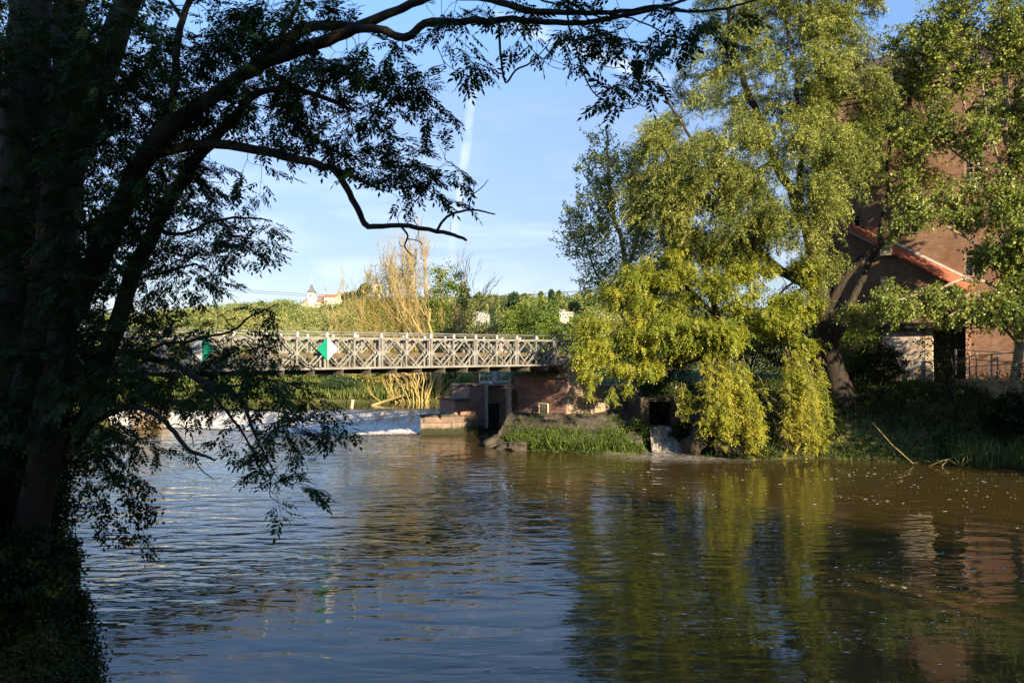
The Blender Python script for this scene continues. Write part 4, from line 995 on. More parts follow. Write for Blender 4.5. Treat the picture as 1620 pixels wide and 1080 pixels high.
# ------------------------------------------------------------------ power lines across the valley
for i, (pts, lab) in enumerate([([(150, 431), (250, 443), (380, 459), (520, 467), (640, 472), (760, 470), (870, 463.5), (940, 458), (1020, 451)], 'upper thin black power cable crossing the sky above the hill'),
                                ([(150, 436), (250, 447), (380, 462), (520, 470.5), (640, 474.5), (760, 471.5), (870, 464.5), (940, 459.5), (1020, 453)], 'lower thin black power cable just beneath the other')]):
    P = np.array([px(x, y, 62 + 0.02 * (x - 600)) for x, y in pts])
    tt = np.linspace(0, len(P) - 1, 60); P = np.stack([np.interp(tt, np.arange(len(P)), P[:, k]) for k in range(3)], 1)
    for _ in range(12): P[1:-1] = (P[:-2] + 2 * P[1:-1] + P[2:]) / 4
    b = MB(); b.tube(P, 0.013, 6); tag(b.build('power_cable', M['iron'], None, smooth=True), lab, 'cable', 'power cables across the valley')
# ------------------------------------------------------------------ tree builders
def pp(L):      # list of (px,py,Z)
    return [px(*q) for q in L]
def gpt(x, Z, dz=-0.3):
    X = (x - 810) / F * Z
    return np.array([X, Z, float(ground_h(np.array([[X]]), np.array([[Z]]))[0, 0]) + dz])

def big_tree(name, label, trunk, limbs, blobs, nattr, mat, bark, leaf, group=None, tip=0.008, minr=0.0, bias=0.3, sag=0.05, tone=None, wob=0.04, extra=None, cat='tree', maxr=None):
    """trunk/limbs: lists of (points, radii); leaf: dict(mode, ...)"""
    sk = Skel()
    for pts, rad in [trunk] + limbs: sk.path(pts, rad)
    A = blob_points(blobs, nattr)
    if leaf.get('clump'):
        cc = A[RNG.choice(len(A), len(A) // leaf['clump'], replace=False)]
        j_ = np.array([np.argmin(((cc - a_) ** 2).sum(1)) for a_ in A]); A = A + (cc[j_] - A) * leaf.get('pull', .45)
    A = A[A[:, 2] > 0.6]
    sk.attract(A, sag=sag, bias=bias, updraft=0.25); sk.radii(tip=tip)
    base = sk.p[0].copy()
    t = tag(empty(name, base), label, cat, group)
    sk.p = [q - base for q in sk.p]
    sk.mesh('trunk', bark, t, minr=minr, wob=wob)
    tips = np.array(sk.p)[sk.tips]
    cen = tips.mean(0)
    parts = []
    if leaf['mode'] == 'tuft':
        parts.append(tuft_leaves(tips, leaf['per'], leaf['sig'], leaf['L'], leaf['W'], leaf.get('droop', 0.3)))
    elif leaf['mode'] == 'compound':
        k = leaf['per']; n_ = len(tips) * k
        C = np.repeat(tips, k, 0) + RNG.normal(size=(n_, 3)) * leaf['sig']
        out = unit(C - cen) * [1, 1, .3]
        V, Q, T = compound(C, out * .6 + rnd_unit(n_) * .7 + np.array([0, 0, -leaf['droop']]), leaf['L'] * RNG.uniform(.7, 1.25, n_), pairs=2, wr=leaf['wr'], lr=1.15)
        tn = np.repeat(np.clip(RNG.normal(0.55, 0.16, len(tips)), 0, 1), k * (len(T) // n_))
        parts.append((V, Q, np.clip(tn + (T - .5) * .35, 0, 1)))
    else:
        k = leaf['per']
        st = np.repeat(tips, k, 0) + RNG.normal(size=(len(tips) * k, 3)) * leaf.get('off', 0.25)
        out = st - cen; out[:, 2] *= 0.5
        dr = unit(out) * leaf.get('out', 0.6) + rnd_unit(len(st)) * 0.6 + np.array([0, 0, leaf.get('up', 0.3)])
        tn = np.repeat(RNG.normal(0.5, 0.2, len(tips)), k)
        V, Q, T, lines = strand_leaves(st, dr, RNG.uniform(*leaf['len'], len(st)), leaf['step'], leaf['L'], leaf['W'], leaf['grav'], leaf.get('spread', 0.04), tintm=tn, leafdroop=leaf.get('droop', 0.5))
        parts.append((V, Q, T))
        if leaf.get('twigr'):
            b = [tube_arrays(P, np.linspace(leaf['twigr'], leaf['twigr'] * .4, len(P)), 3) for P in lines[::leaf.get('twigskip', 1)]]
            o = 0; VV = []; QQ = []
            for v_, f_ in b: VV.append(v_); QQ.append(f_[0] + o); o += len(v_)
            mesh_obj('twigs', np.concatenate(VV), np.concatenate(QQ), bark, t)
    if extra: parts += extra(base)
    V, Q, T = join(parts)
    mesh_obj('crown', V, Q, mat, t, tint=T)
    return t

# ------------------------------------------------------------------ trees of the right bank
b_ = gpt(1335, 47.5)
big_tree('willow_tree', 'huge olive green willow towering over the right bank beside the mill', ([b_, px(1322, 590, 47.5), px(1305, 500, 47.3), px(1290, 430, 47)], [0.85, 0.6, 0.55, 0.5]),
    [(pp([(1290, 430, 47), (1268, 340, 47), (1225, 255, 47), (1185, 150, 46.5), (1160, 60, 46), (1145, -40, 46)]), [0.34, 0.08]),
     (pp([(1290, 430, 47), (1305, 300, 47.5), (1298, 170, 48), (1285, 40, 48), (1280, -90, 48)]), [0.34, 0.08]),
     (pp([(1268, 340, 47), (1268, 250, 46), (1262, 150, 45.5), (1240, 20, 45)]), [0.2, 0.06]),
     (pp([(1297, 470, 47.2), (1215, 410, 46), (1150, 350, 45), (1080, 280, 44.5), (1040, 210, 44)]), [0.30, 0.06]),
     (pp([(1150, 350, 45), (1110, 330, 44), (1060, 330, 43.5)]), [0.10, 0.04]),
     (pp([(1225, 255, 47), (1160, 275, 45), (1090, 215, 44), (1040, 130, 43.5)]), [0.14, 0.05]),
     (pp([(1310, 500, 47.2), (1350, 420, 46.5), (1400, 380, 46), (1450, 345, 45.5)]), [0.28, 0.06]),
     (pp([(1320, 540, 47.3), (1370, 440, 48), (1400, 330, 48.5), (1405, 220, 49)]), [0.28, 0.06]),
     (pp([(1405, 220, 49), (1415, 140, 49), (1420, 60, 49)]), [0.08, 0.03])],
    [(1110, 250, 45, 85, 95, 4), (1050, 270, 45.5, 50, 90, 3.5), (1215, 110, 46, 135, 120, 5), (1240, -10, 46, 150, 90, 5), (1330, 60, 47, 55, 90, 4.5), (1150, 340, 46, 95, 80, 4, .8), (1160, 400, 48, 70, 35, 2.5, .7), (1255, 290, 44.5, 100, 105, 4),
     (1385, 235, 47.5, 55, 75, 3.5, .9), (1320, 190, 46, 80, 90, 4), (1305, 425, 45.2, 40, 32, 2, .6), (1350, 490, 45.6, 30, 30, 1.5, .35), (1040, 340, 46.5, 50, 70, 3), (1425, 190, 49, 45, 75, 2.5), (1455, 300, 47, 30, 40, 2, .5)],
    2100, M['willow_leaf'], M['bark'], dict(mode='strand', clump=14, pull=.32, per=10, len=(0.5, 1.35), step=0.034, L=0.15, W=0.042, grav=0.55, up=0.45, out=0.5, off=0.2, spread=0.055, twigr=0.008, twigskip=2, droop=0.2), minr=0.0)

b_ = gpt(1010, 58)
big_tree('poplar_tree', 'slender airy poplar against the sky left of the willow', ([b_, px(1000, 520, 58), px(985, 400, 58), px(965, 290, 57.5), px(958, 205, 57)], [0.3, 0.05]),
    [(pp([(1000, 520, 58), (945, 430, 57), (915, 330, 56.5)]), [0.1, 0.03]), (pp([(990, 440, 58), (1020, 330, 58), (1030, 230, 58)]), [0.14, 0.04]), (pp([(995, 480, 58), (1060, 400, 58), (1090, 300, 59)]), [0.1, 0.04])],
    [(955, 270, 57, 38, 60, 2), (935, 360, 57, 42, 60, 2.2), (985, 340, 57, 50, 100, 2.5), (950, 440, 57, 40, 40, 2), (1030, 360, 58, 50, 110, 2.5), (1040, 470, 58, 60, 60, 3), (915, 385, 57, 25, 30, 1)],
    800, M['poplar_leaf'], M['bark_pale'], dict(mode='strand', per=3, len=(0.5, 1.3), step=0.07, L=0.17, W=0.12, grav=0.2, up=0.7, out=0.4, off=0.25, spread=0.07, twigr=0.007, droop=0.2))

# yellow green tree with curtains of branches hanging to the water
def curtains(base):
    st, dr, ln, tn = [], [], [], []
    segs = [  # (x0, y0, x1, y1, Z, drop px min, max, n)
        (1118, 548, 1185, 565, 43.6, 110, 165, 75), (1122, 610, 1182, 625, 43.3, 60, 98, 40), (1190, 590, 1208, 600, 43.5, 60, 125, 16), (1238, 545, 1302, 560, 43.9, 90, 155, 70), (1245, 610, 1290, 600, 43.6, 60, 110, 30), (1290, 560, 1312, 640, 44.0, 40, 95, 26),
        (1070, 600, 1100, 610, 44.5, 25, 65, 14), (920, 575, 1000, 590, 45, 15, 40, 20), (1190, 620, 1212, 640, 43.2, 60, 100, 14)]
    for x0, y0, x1, y1, Z, a, c, n in segs:
        m_ = max(2, n // 6)
        for j_ in range(m_):
            k = (j_ + RNG.random()) / m_; x = x0 + (x1 - x0) * k; y = y0 + (y1 - y0) * k + RNG.normal(0, 10)
            q0 = px(x, y, Z + RNG.normal(0, 0.45)) - base; drop = (a + (c - a) * RNG.random() ** .7) * RNG.uniform(.75, 1.08) * Z / F; tb = RNG.normal(0.7, 0.18)
            sway = np.array([RNG.normal(0, .12), RNG.normal(0, .12), -1.0])
            for _ in range(9):
                f_ = RNG.random() ** .8
                st.append(q0 + sway * drop * f_ * .62 + RNG.normal(size=3) * [.07, .07, .05]); dr.append(rnd_unit(1)[0] * [.32, .32, .2] + np.array([0, -0.1, -0.65]))
                ln.append(drop * (1 - f_ * .62) * RNG.uniform(.35, 1.0)); tn.append(tb + RNG.normal(0, .1))
    _, _, _, lines = strand_leaves(np.array(st), np.array(dr), np.array(ln), 0.1, 0.16, 0.065, 0.5, 0.07, tintm=tn, leafdroop=0.3)
    C = []; D = []; TT = []
    for P, t_ in zip(lines, tn):
        L_ = np.linalg.norm(np.diff(P, axis=0), axis=1).sum(); m_ = max(2, int(L_ / .085)); u_ = RNG.uniform(.05, 1, m_) * 7; k_ = np.minimum(u_.astype(int), 6); f_ = (u_ - k_)[:, None]
        C.append(P[k_] * (1 - f_) + P[k_ + 1] * f_); D.append(rnd_unit(m_) * [.9, .9, .4] + np.array([0, -.15, -.45])); TT.append(np.full(m_, t_))
    C = np.concatenate(C); D = np.concatenate(D); TT = np.concatenate(TT)
    V, Q, T = compound(C, D, .31 * RNG.uniform(.7, 1.25, len(C)), pairs=2, wr=.19, lr=1.15)
    T = np.clip(np.repeat(TT, len(T) // len(C)) + (T - .5) * .3, 0, 1)
    zmin = 0.05 - base[2]
    vv = V.reshape(-1, 4, 3); ok = vv[:, :, 2].min(1) > zmin
    V = vv[ok].reshape(-1, 3); T = T.reshape(-1, 4)[ok].ravel(); Q = np.arange(len(V), dtype=np.int32).reshape(-1, 4)
    b = MB(); curtains.lines = [P + base for P in lines[::2]]
    return [(V, Q, T)]
b_ = gpt(1150, 47.5)
yt = big_tree('weeping_tree', 'bright yellow green tree with leafy curtains hanging to the water', ([b_, px(1160, 620, 47.3), px(1150, 560, 47), px(1135, 500, 46.5), px(1110, 420, 46.5)], [0.35, 0.28, 0.22, 0.08]),
    [(pp([(1150, 560, 47), (1090, 510, 46), (1020, 500, 45), (950, 540, 44.5), (915, 570, 44)]), [0.15, 0.03]),
     (pp([(1135, 500, 46.5), (1070, 440, 45.5), (1020, 420, 45), (985, 440, 44.5)]), [0.12, 0.03]),
     (pp([(1150, 560, 47), (1200, 510, 45.5), (1260, 520, 44.5), (1300, 570, 44)]), [0.16, 0.03]),
     (pp([(1160, 540, 47), (1230, 470, 46), (1270, 430, 45.5)]), [0.12, 0.03]),
     (pp([(1150, 560, 47), (1145, 530, 45), (1140, 535, 44), (1135, 580, 43.5)]), [0.12, 0.03]),
     (pp([(1150, 560, 47), (1060, 580, 46), (980, 610, 45.5)]), [0.12, 0.03])],
    [(1050, 425, 45, 62, 32, 1.8), (1000, 460, 45, 55, 38, 2.0), (950, 520, 45, 40, 38, 1.6), (925, 575, 45, 28, 26, 1.2), (1100, 385, 47, 45, 30, 1.6, .6), (1140, 450, 45, 75, 38, 2.2), (1272, 420, 45.5, 34, 24, 1.4), (1262, 470, 45, 45, 24, 1.4), (1225, 505, 44.5, 65, 34, 1.6),
     (1060, 525, 45, 80, 45, 2.5), (1130, 530, 43.8, 60, 35, 1.5), (1010, 570, 45.5, 55, 28, 1.5), (1275, 545, 44.2, 22, 22, 1, 1), (1185, 425, 45.5, 40, 26, 1.3), (930, 545, 44.5, 30, 20, 1), (1125, 400, 47, 40, 25, 2, .6)],
    1450, M['yellow_leaf'], M['bark'], dict(mode='compound', clump=12, pull=.38, per=18, sig=np.array([.22, .22, .13]), L=.34, droop=.55, wr=.2), extra=curtains)
VV = []; QQ = []; o = 0
for P in curtains.lines:
    P = P[P[:, 2] > 0.02]
    if len(P) < 3: continue
    v_, f_ = tube_arrays(P, np.linspace(0.012, 0.004, len(P)), 3); VV.append(v_ - b_); QQ.append(f_[0] + o); o += len(v_)
mesh_obj('hanging_twigs', np.concatenate(VV), np.concatenate(QQ), M['bark_pale'], yt)

b_ = gpt(1600, 43.6)
big_tree('poplar_tree', 'tall glossy green poplar clump with pale stems at the right edge', ([b_, px(1608, 500, 43.5), px(1606, 390, 43.4), px(1598, 280, 43.3), px(1592, 130, 43.2), px(1580, -20, 43), px(1570, -120, 43)], [0.26, 0.08]),
    [(pp([(1606, 430, 43.4), (1560, 300, 43.8), (1530, 170, 44), (1510, 40, 44)]), [0.12, 0.04]), (pp([(1600, 310, 43.3), (1560, 190, 43), (1545, 60, 42.5)]), [0.10, 0.03]),
     (pp([(1608, 480, 43.5), (1540, 440, 42.5), (1470, 460, 42), (1410, 480, 41.5)]), [0.12, 0.03]), (pp([(1607, 450, 43.5), (1530, 380, 43), (1460, 330, 43)]), [0.10, 0.03]),
     (pp([(1608, 500, 43.5), (1640, 350, 43), (1650, 150, 43)]), [0.16, 0.05]), (pp([(1608, 520, 43.5), (1560, 490, 41.5), (1500, 500, 41)]), [0.1, 0.03]), (pp([(1600, 290, 43.3), (1520, 250, 43.5), (1470, 200, 44)]), [0.08, 0.03])],
    [(1555, 40, 43, 75, 80, 2.5), (1605, 160, 43, 50, 90, 2.5), (1500, 110, 44, 48, 70, 2), (1590, 360, 42, 48, 75, 2.2), (1465, 485, 42, 68, 30, 1.5), (1560, 480, 41.8, 70, 40, 2), (1450, 350, 43, 38, 30, 1.3, .6), (1640, 420, 42, 50, 120, 2),
     (1470, 215, 44, 45, 42, 1.5, .7), (1510, 310, 43, 26, 35, 1.5, .6), (1640, 250, 43, 50, 150, 2), (1420, 470, 41.8, 35, 22, 1.2), (1530, 240, 43.5, 30, 40, 1.5, .5), (1540, -60, 43, 90, 60, 3), (1450, 70, 44, 45, 60, 2, .8), (1610, 60, 43, 50, 60, 2), (1585, 270, 42.5, 32, 40, 1.8, .5), (1500, 180, 43.5, 28, 30, 1.5, .5), (1555, 400, 42.5, 30, 26, 1.5, .5), (1545, 190, 42.5, 28, 45, 1.5, .7), (1440, 300, 44, 30, 36, 1.5, .6), (1520, 330, 43, 30, 26, 1.5, .6)],
    1300, M['poplar_leaf'], M['bark_pale'], dict(mode='strand', clump=12, pull=.28, per=8, len=(0.35, 0.9), step=0.04, L=0.135, W=0.10, grav=0.3, up=0.3, out=0.5, off=0.22, spread=0.06, twigr=0.006, droop=0.4))

# bushes between the trees and mill, saplings on the shaded bank
def shrub(name, label, base, rx, ry, h, n, mat, L=0.12, W=0.07, group=None, cat='shrub', low=0.1, tip=0.004, per=26):
    base = np.array(base, float)
    t = tag(empty(name, base), label, cat, group)
    sk = Skel(); sk.p = []
    for k in range(5):
        a = RNG.uniform(0, 6.28); q = [np.zeros(3), np.array([math.cos(a) * rx * .3, math.sin(a) * ry * .3, h * .45]), np.array([math.cos(a) * rx * .6, math.sin(a) * ry * .6, h * .8])]
        sk.path(q, [max(0.012 * h, 0.01), 0.006], parent=(0 if k else None), sub=3, jit=0.06)
    d = rnd_unit(n) * (RNG.uniform(0.1, 1, n) ** 0.45)[:, None]
    A = d * np.array([rx, ry, h * 0.55]) + np.array([0, 0, h * 0.5]); A = A[A[:, 2] > low]
    sk.attract(A, sub=2); sk.radii(tip=tip); sk.mesh('stems', M['bark'], t)
    V, Q, T = tuft_leaves(A, per, np.array([0.16, 0.16, 0.13]) * max(h, 1.2) * 0.35, L, W, 0.2)
    mesh_obj('foliage', V, Q, mat, t, tint=T)
    return t
for i, (x, Z, rx, h, n, mt, lab) in enumerate([
        (1340, 49.5, 2.2, 4.0, 160, 'green_leaf', 'leafy bush below the willow trunk, left of the peeling white wall'),
        (1395, 48.0, 1.5, 2.6, 100, 'shrub_leaf', 'dark bush directly left of the peeling white wall'),
        (1250, 50.5, 3.0, 4.5, 160, 'shrub_leaf', 'dark bush behind the hanging yellow curtains'),
        (1190, 52.5, 3.0, 5.0, 160, 'shrub_leaf', 'large dark bush behind the trunk of the yellow tree'),
        (1300, 56.0, 4.0, 6.5, 200, 'shrub_leaf', 'tall dark bush against the mill between the willow and yellow tree'),
        (1075, 51.0, 1.6, 2.6, 90, 'shrub_leaf', 'dark bush growing over the stone outlet'),
        (1600, 42.6, 1.4, 2.0, 90, 'shrub_leaf', 'low dark bush at the right edge below the railing'),
        (1120, 56.0, 3.4, 6.0, 200, 'shrub_leaf', 'tall dark bush behind the middle of the yellow tree'), (1055, 57.0, 2.6, 5.0, 160, 'shrub_leaf', 'dark bush behind the iron fence, left of the outlet'),
        (1008, 47.9, 0.7, 1.5, 90, 'shrub_leaf', 'small dark bush between the slab and the outlet'), (1040, 49.8, 1.2, 3.4, 110, 'shrub_leaf', 'dark bush growing on top of the outlet lintel'),
        (1085, 47.6, 0.9, 1.6, 90, 'shrub_leaf', 'small dark bush hugging the right side of the outlet'), (1000, 56.0, 2.2, 4.0, 120, 'shrub_leaf', 'dark bush behind the iron fence near the pillar')]):
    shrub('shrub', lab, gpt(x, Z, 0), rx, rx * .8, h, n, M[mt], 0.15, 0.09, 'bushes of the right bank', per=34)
for i, (x, Z, h, lab) in enumerate([(1480, 45.6, 4.2, 'thin dark sapling in front of the left half of the white wall'), (1500, 45.0, 3.8, 'leaning dark sapling in front of the right half of the white wall'), (1512, 44.4, 5.0, 'dark sapling between the white wall and the railing'), (1620, 42.4, 3.5, 'dark sapling by the railing at the right edge')]):
    base = gpt(x, Z, -0.1); t = tag(empty('sapling', base), lab, 'sapling', 'saplings on the shaded right bank')
    sk = Skel(); lean = RNG.uniform(-0.5, 0.1) if i != 1 else -0.9
    sk.path([np.zeros(3), np.array([lean * .3, 0, h * .4]), np.array([lean, 0.1, h])], [0.05, 0.012], sub=4, jit=.02)
    A = rnd_unit(26) * np.array([0.9, 0.7, h * .32]) + np.array([lean * .7, 0, h * .72]); sk.attract(A); sk.radii(tip=0.005); sk.mesh('stem', M['bark'], t)
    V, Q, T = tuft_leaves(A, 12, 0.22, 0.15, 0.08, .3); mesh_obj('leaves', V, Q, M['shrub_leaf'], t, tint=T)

# ------------------------------------------------------------------ dead trees and thickets on the far bank upstream
def bare_tree(name, label, base, stems, mat, nsub, spread, tip=0.008, group=None, parent=None, fan=1.0, cat='dead tree'):
    """stems: list of (points absolute, radii); fine twigs fan out from the upper parts"""
    base = np.array(base, float); t = tag(empty(name, base), label, cat, group)
    sk = Skel()
    for i, (pts, rad) in enumerate(stems):
        q = [np.array(p_) - base for p_ in pts]
        sk.path(q, rad, parent=None if i == 0 else sk.near(q[0]), sub=5, jit=0.045)
    n0 = len(sk.p)
    for _ in range(nsub):
        j = RNG.integers(int(n0 * .15), n0); pj = sk.par[j]
        d = unit(sk.p[j] - sk.p[pj]) if pj >= 0 else np.array([0, 0, 1.0])
        L = spread * RNG.uniform(0.4, 1.2); d2 = unit(d + rnd_unit(1)[0] * 0.55 * fan + np.array([0, 0, 0.35]))
        r0 = max(min(sk.r[j] * 0.5, 0.035), 0.022)
        idx = sk.path([sk.p[j], sk.p[j] + d2 * L * .5, sk.p[j] + d2 * L + np.array([0, 0, L * .25])], [r0, tip], parent=j, sub=2, jit=.05)
        for _k in range(5):
            jj = idx[RNG.integers(0, len(idx))]; d3 = unit(d2 + rnd_unit(1)[0] * 0.6 + np.array([0, 0, 0.3])); l3 = L * RNG.uniform(.25, .6)
            sk.path([sk.p[jj], sk.p[jj] + d3 * l3], [0.018, tip], parent=jj, sub=2, jit=.06)
    sk.rad = np.array(sk.r); sk.mesh('branches', mat, t)
    return t, sk
ZD = 76.0
def cut(*pts): return pp([(x, y, ZD + (q[0] if q else 0)) for x, y, *q in pts])
t, sk = bare_tree('dead_poplar', 'tall bare pale poplar with bleached trunk and yellowish branches', gpt(692, ZD),
    [([gpt(692, ZD)] + cut((694, 600), (694, 560), (695, 520), (697, 470), (700, 420)), [0.30, 0.06]),
     (cut((694, 565), (680, 520, -1), (676, 470), (673, 420), (672, 405)), [0.16, 0.03]),
     (cut((694, 575), (715, 530, 1), (722, 480), (722, 430)), [0.13, 0.03]),
     (cut((694, 560), (655, 510, -1), (630, 465), (618, 430)), [0.12, 0.03]),
     (cut((690, 570), (735, 520, 1), (755, 490)), [0.08, 0.03]),
     (cut((680, 520), (658, 470), (652, 425)), [0.08, 0.03])] + [(cut((692 + 3 * math.sin(k_), 605 - 6 * k_, q_), (692 + (e_ - 692) * .55, (605 - 6 * k_ + f_) / 2 + 18, q_), (e_, f_, q_ * 1.5)), [0.07, 0.012]) for k_, (e_, f_, q_) in enumerate([(575, 500, -1.5), (600, 462, 1), (560, 530, -1), (625, 480, -2), (640, 440, 1), (605, 520, 2), (760, 510, -1), (745, 470, 1), (775, 525, 1), (735, 455, -1), (650, 500, 0)])], M['bark_dead'], 340, 2.4, 0.012, fan=0.8)
ivy = blob_points([(695, 480, ZD, 14, 40, 1.0), (715, 445, ZD, 26, 22, 1.2), (700, 430, ZD, 18, 12, 1, .6), (730, 470, ZD, 16, 18, 1, .5), (690, 530, ZD, 14, 30, 1, .7)], 110)
V, Q, T = tuft_leaves(ivy, 32, 0.25, 0.2, 0.15, 0.2); mesh_obj('ivy', V - gpt(692, ZD), Q, M['green_leaf'], t, tint=T)
# pollard-like bare bush fanning from the waterline
st = []
for k in range(26):
    a = R(-68 + 130 * k / 25 + RNG.normal(0, 5)); L = RNG.uniform(3.2, 6.8) * (1.0 if a > -0.7 else .8)
    b0 = gpt(664, 73.6); e = b0 + np.array([math.sin(a) * L, RNG.uniform(-1.4, 1.4), math.cos(a) * L * .95]); mdl = (b0 + e) / 2 + np.array([math.sin(a) * .5, 0, -0.2 + .25 * RNG.random()])
    st.append(([b0, mdl, e], [0.09, 0.02]))
bare_tree('bare_willow_bush', 'fan of bare yellowish branches springing from the waterline', gpt(664, 73.6), st, M['twig_yellow'], 110, 1.3, 0.014, fan=1.0, cat='bush')
# thicket of pale upright stems, left of the dead poplar
for i, (x, Z, tops, lab) in enumerate([
        (655, 78, [(560, 470), (580, 440), (600, 430), (615, 425), (635, 420), (650, 425), (590, 460), (570, 500), (628, 450), (645, 405), (660, 415)], 'broad bare olive poplar thicket with upright tips behind the bridge'),
        (555, 84, [(525, 480), (535, 470), (540, 460), (551, 455), (556, 480), (515, 500)], 'small group of bare pale stems left of the thicket, near the church')]):
    b0 = gpt(x, Z); st = []
    for (tx, ty) in tops:
        e = px(tx + RNG.normal(0, 3), ty, Z + RNG.normal(0, 1)); mdl = b0 * .5 + e * .5 + np.array([(e[0] - b0[0]) * .12, 0, -(e[2] - b0[2]) * .10])
        st.append(([b0, mdl, e], [0.075, 0.010]))
    t, sk = bare_tree('bare_poplar', lab, b0, st, M['bark_dead'], 380 if i == 0 else 60, 1.9, 0.012, group='bare poplars behind the bridge', fan=0.6)
    if i == 0:
        A = blob_points([(610, 480, Z, 45, 45, 2), (570, 500, Z, 30, 35, 2), (640, 500, Z, 30, 50, 2), (603, 445, Z, 30, 20, 1, .5), (590, 545, Z, 60, 25, 2)], 260)
        A = np.concatenate([A, blob_points([(620, 450, Z, 50, 35, 2), (650, 440, Z, 40, 25, 2), (600, 510, Z, 60, 40, 2), (680, 500, Z, 40, 40, 2)], 380)]); V, Q, T = tuft_leaves(A, 30, np.array([.32, .32, .5]), 0.17, 0.06, 0.0, dirbias=np.array([0, 0, 0.6])); mesh_obj('sparse_leaves', V - b0, Q, M['golden_leaf'], t, tint=T)

def round_tree(name, label, x, Z, ytop, rx, mat, group=None, per=60, n=None, ybase=None, L=None, bark='bark', squat=0.5, cat='tree', cone=False):
    """middle distance tree: trunk, limbs, lumpy crown"""
    base = gpt(x, Z) if ybase is None else px(x, ybase, Z)
    top = px(x, ytop, Z)[2]; H = top - base[2]; W = rx / F * Z
    t = tag(empty(name, base), label, cat, group)
    n = n or int(60 + 18 * W * H / 4); n = min(n, 420)
    if cone:
        u_ = RNG.uniform(0, 1, n) ** 0.8; a = RNG.uniform(0, 6.28, n); rr = W * (1 - u_) ** 0.9 * RNG.uniform(.5, 1.05, n)
        A = np.stack([np.cos(a) * rr, np.sin(a) * rr, H * (0.12 + 0.88 * u_)], 1)
    else:
        k = 8; lobes = rnd_unit(k) * np.array([W * .55, W * .55, H * .26]) + np.array([0, 0, H * .6]); lobes[0] = (0, 0, H * .74)
        ch = RNG.integers(0, k, n); A = lobes[ch] + rnd_unit(n) * (RNG.uniform(.2, 1, n) ** .4)[:, None] * np.array([W * .5, W * .5, H * .27]); A = A[A[:, 2] > H * .1]
    sk = Skel(); sk.path([np.zeros(3), np.array([W * .05, 0, H * .4]), np.array([0, 0, H * (.95 if cone else .75)])], [H * .022, H * .006], sub=3)
    sk.attract(A, sub=2, updraft=.3); sk.radii(tip=0.012 if Z < 130 else .03); sk.mesh('trunk', M[bark], t, nside=(6, 4, 3, 3))
    L = L or max(0.16, Z * 0.0022)
    V, Q, T = tuft_leaves(A, per, np.array([.22, .22, .16]) * max(W * .55, .8), L, L * .62, .2); mesh_obj('crown', V, Q, mat, t, tint=T)
    return t
G2 = 'leafy trees in the valley behind the bridge'
for (x, Z, yt_, rx, mt, lab) in [
    (730, 140, 474, 30, 'hill_leaf', 'dark green tree right behind the dead poplar'),
    (720, 82, 520, 28, 'green_leaf', 'bright green bush at the right foot of the dead poplar'),
    (775, 160, 509, 34, 'hill_leaf', 'dull green tree below the white house'),
    (820, 152, 480, 38, 'green_leaf', 'bright yellow green tree just above the bridge, left one of the pair'),
    (870, 148, 478, 42, 'green_leaf', 'bright yellow green tree just above the bridge end, right one of the pair'),
    (920, 142, 498, 40, 'green_leaf', 'green tree partly behind the yellow tree at the bridge end'),
    (800, 158, 512, 34, 'hill_leaf', 'low dark green tree between white house and bridge rail'),
    (530, 92, 590, 45, 'olive_leaf', 'low olive willow under the bridge in the middle'),
    (590, 80, 585, 42, 'olive_leaf', 'grey green willow leaning over the far water under the bridge'),
    (545, 78, 600, 36, 'dark_leaf', 'dark bush at the far waterline under the bridge'),
    (480, 88, 560, 48, 'green_leaf', 'green tree behind the bridge at left, left of the diamond board'),
    (420, 90, 575, 50, 'olive_leaf', 'olive tree under the bridge at left behind the leaves'),
    (355, 92, 580, 44, 'green_leaf', 'yellowish tree under the bridge between the two boards'),
    (290, 84, 575, 42, 'green_leaf', 'bright green tree under the left end of the bridge'),
    (225, 80, 560, 50, 'green_leaf', 'green tree on the far bank behind the dark leaning trunk'),
    (140, 78, 540, 55, 'olive_leaf', 'olive tree on the far bank behind the left trunks'),
    (50, 76, 520, 60, 'green_leaf', 'green tree on the far bank at the left edge'),
    (830, 78, 585, 30, 'yellow_leaf', 'yellow green bush seen through the railed platform'),
    ]:
    round_tree('valley_tree', lab, x, Z, yt_, rx, M[mt], G2, n=170, per=52)
# rusty trunk beside the platform
b0 = gpt(753, 72.8); b = MB(); b.tube([b0 - b0, (0.02, 0, 2.0), (-0.03, 0, 5.0)], [0.35, 0.3, 0.22], 9)
t = tag(empty('rusty_trunk', b0), 'reddish brown tree trunk standing just behind the pier under the bridge', 'tree')
b.build('trunk', rough_mat('rusty_bark', [(0.3, (0.20, 0.07, 0.035)), (0.7, (0.33, 0.14, 0.07))], 4, .9, .5), t, smooth=True)
A = rnd_unit(50) * np.array([1.6, 1.3, 1.4]) + np.array([0, 0, 5.4]); V, Q, T = tuft_leaves(A, 40, .3, .18, .1); mesh_obj('crown', V, Q, M['green_leaf'], t, tint=T)
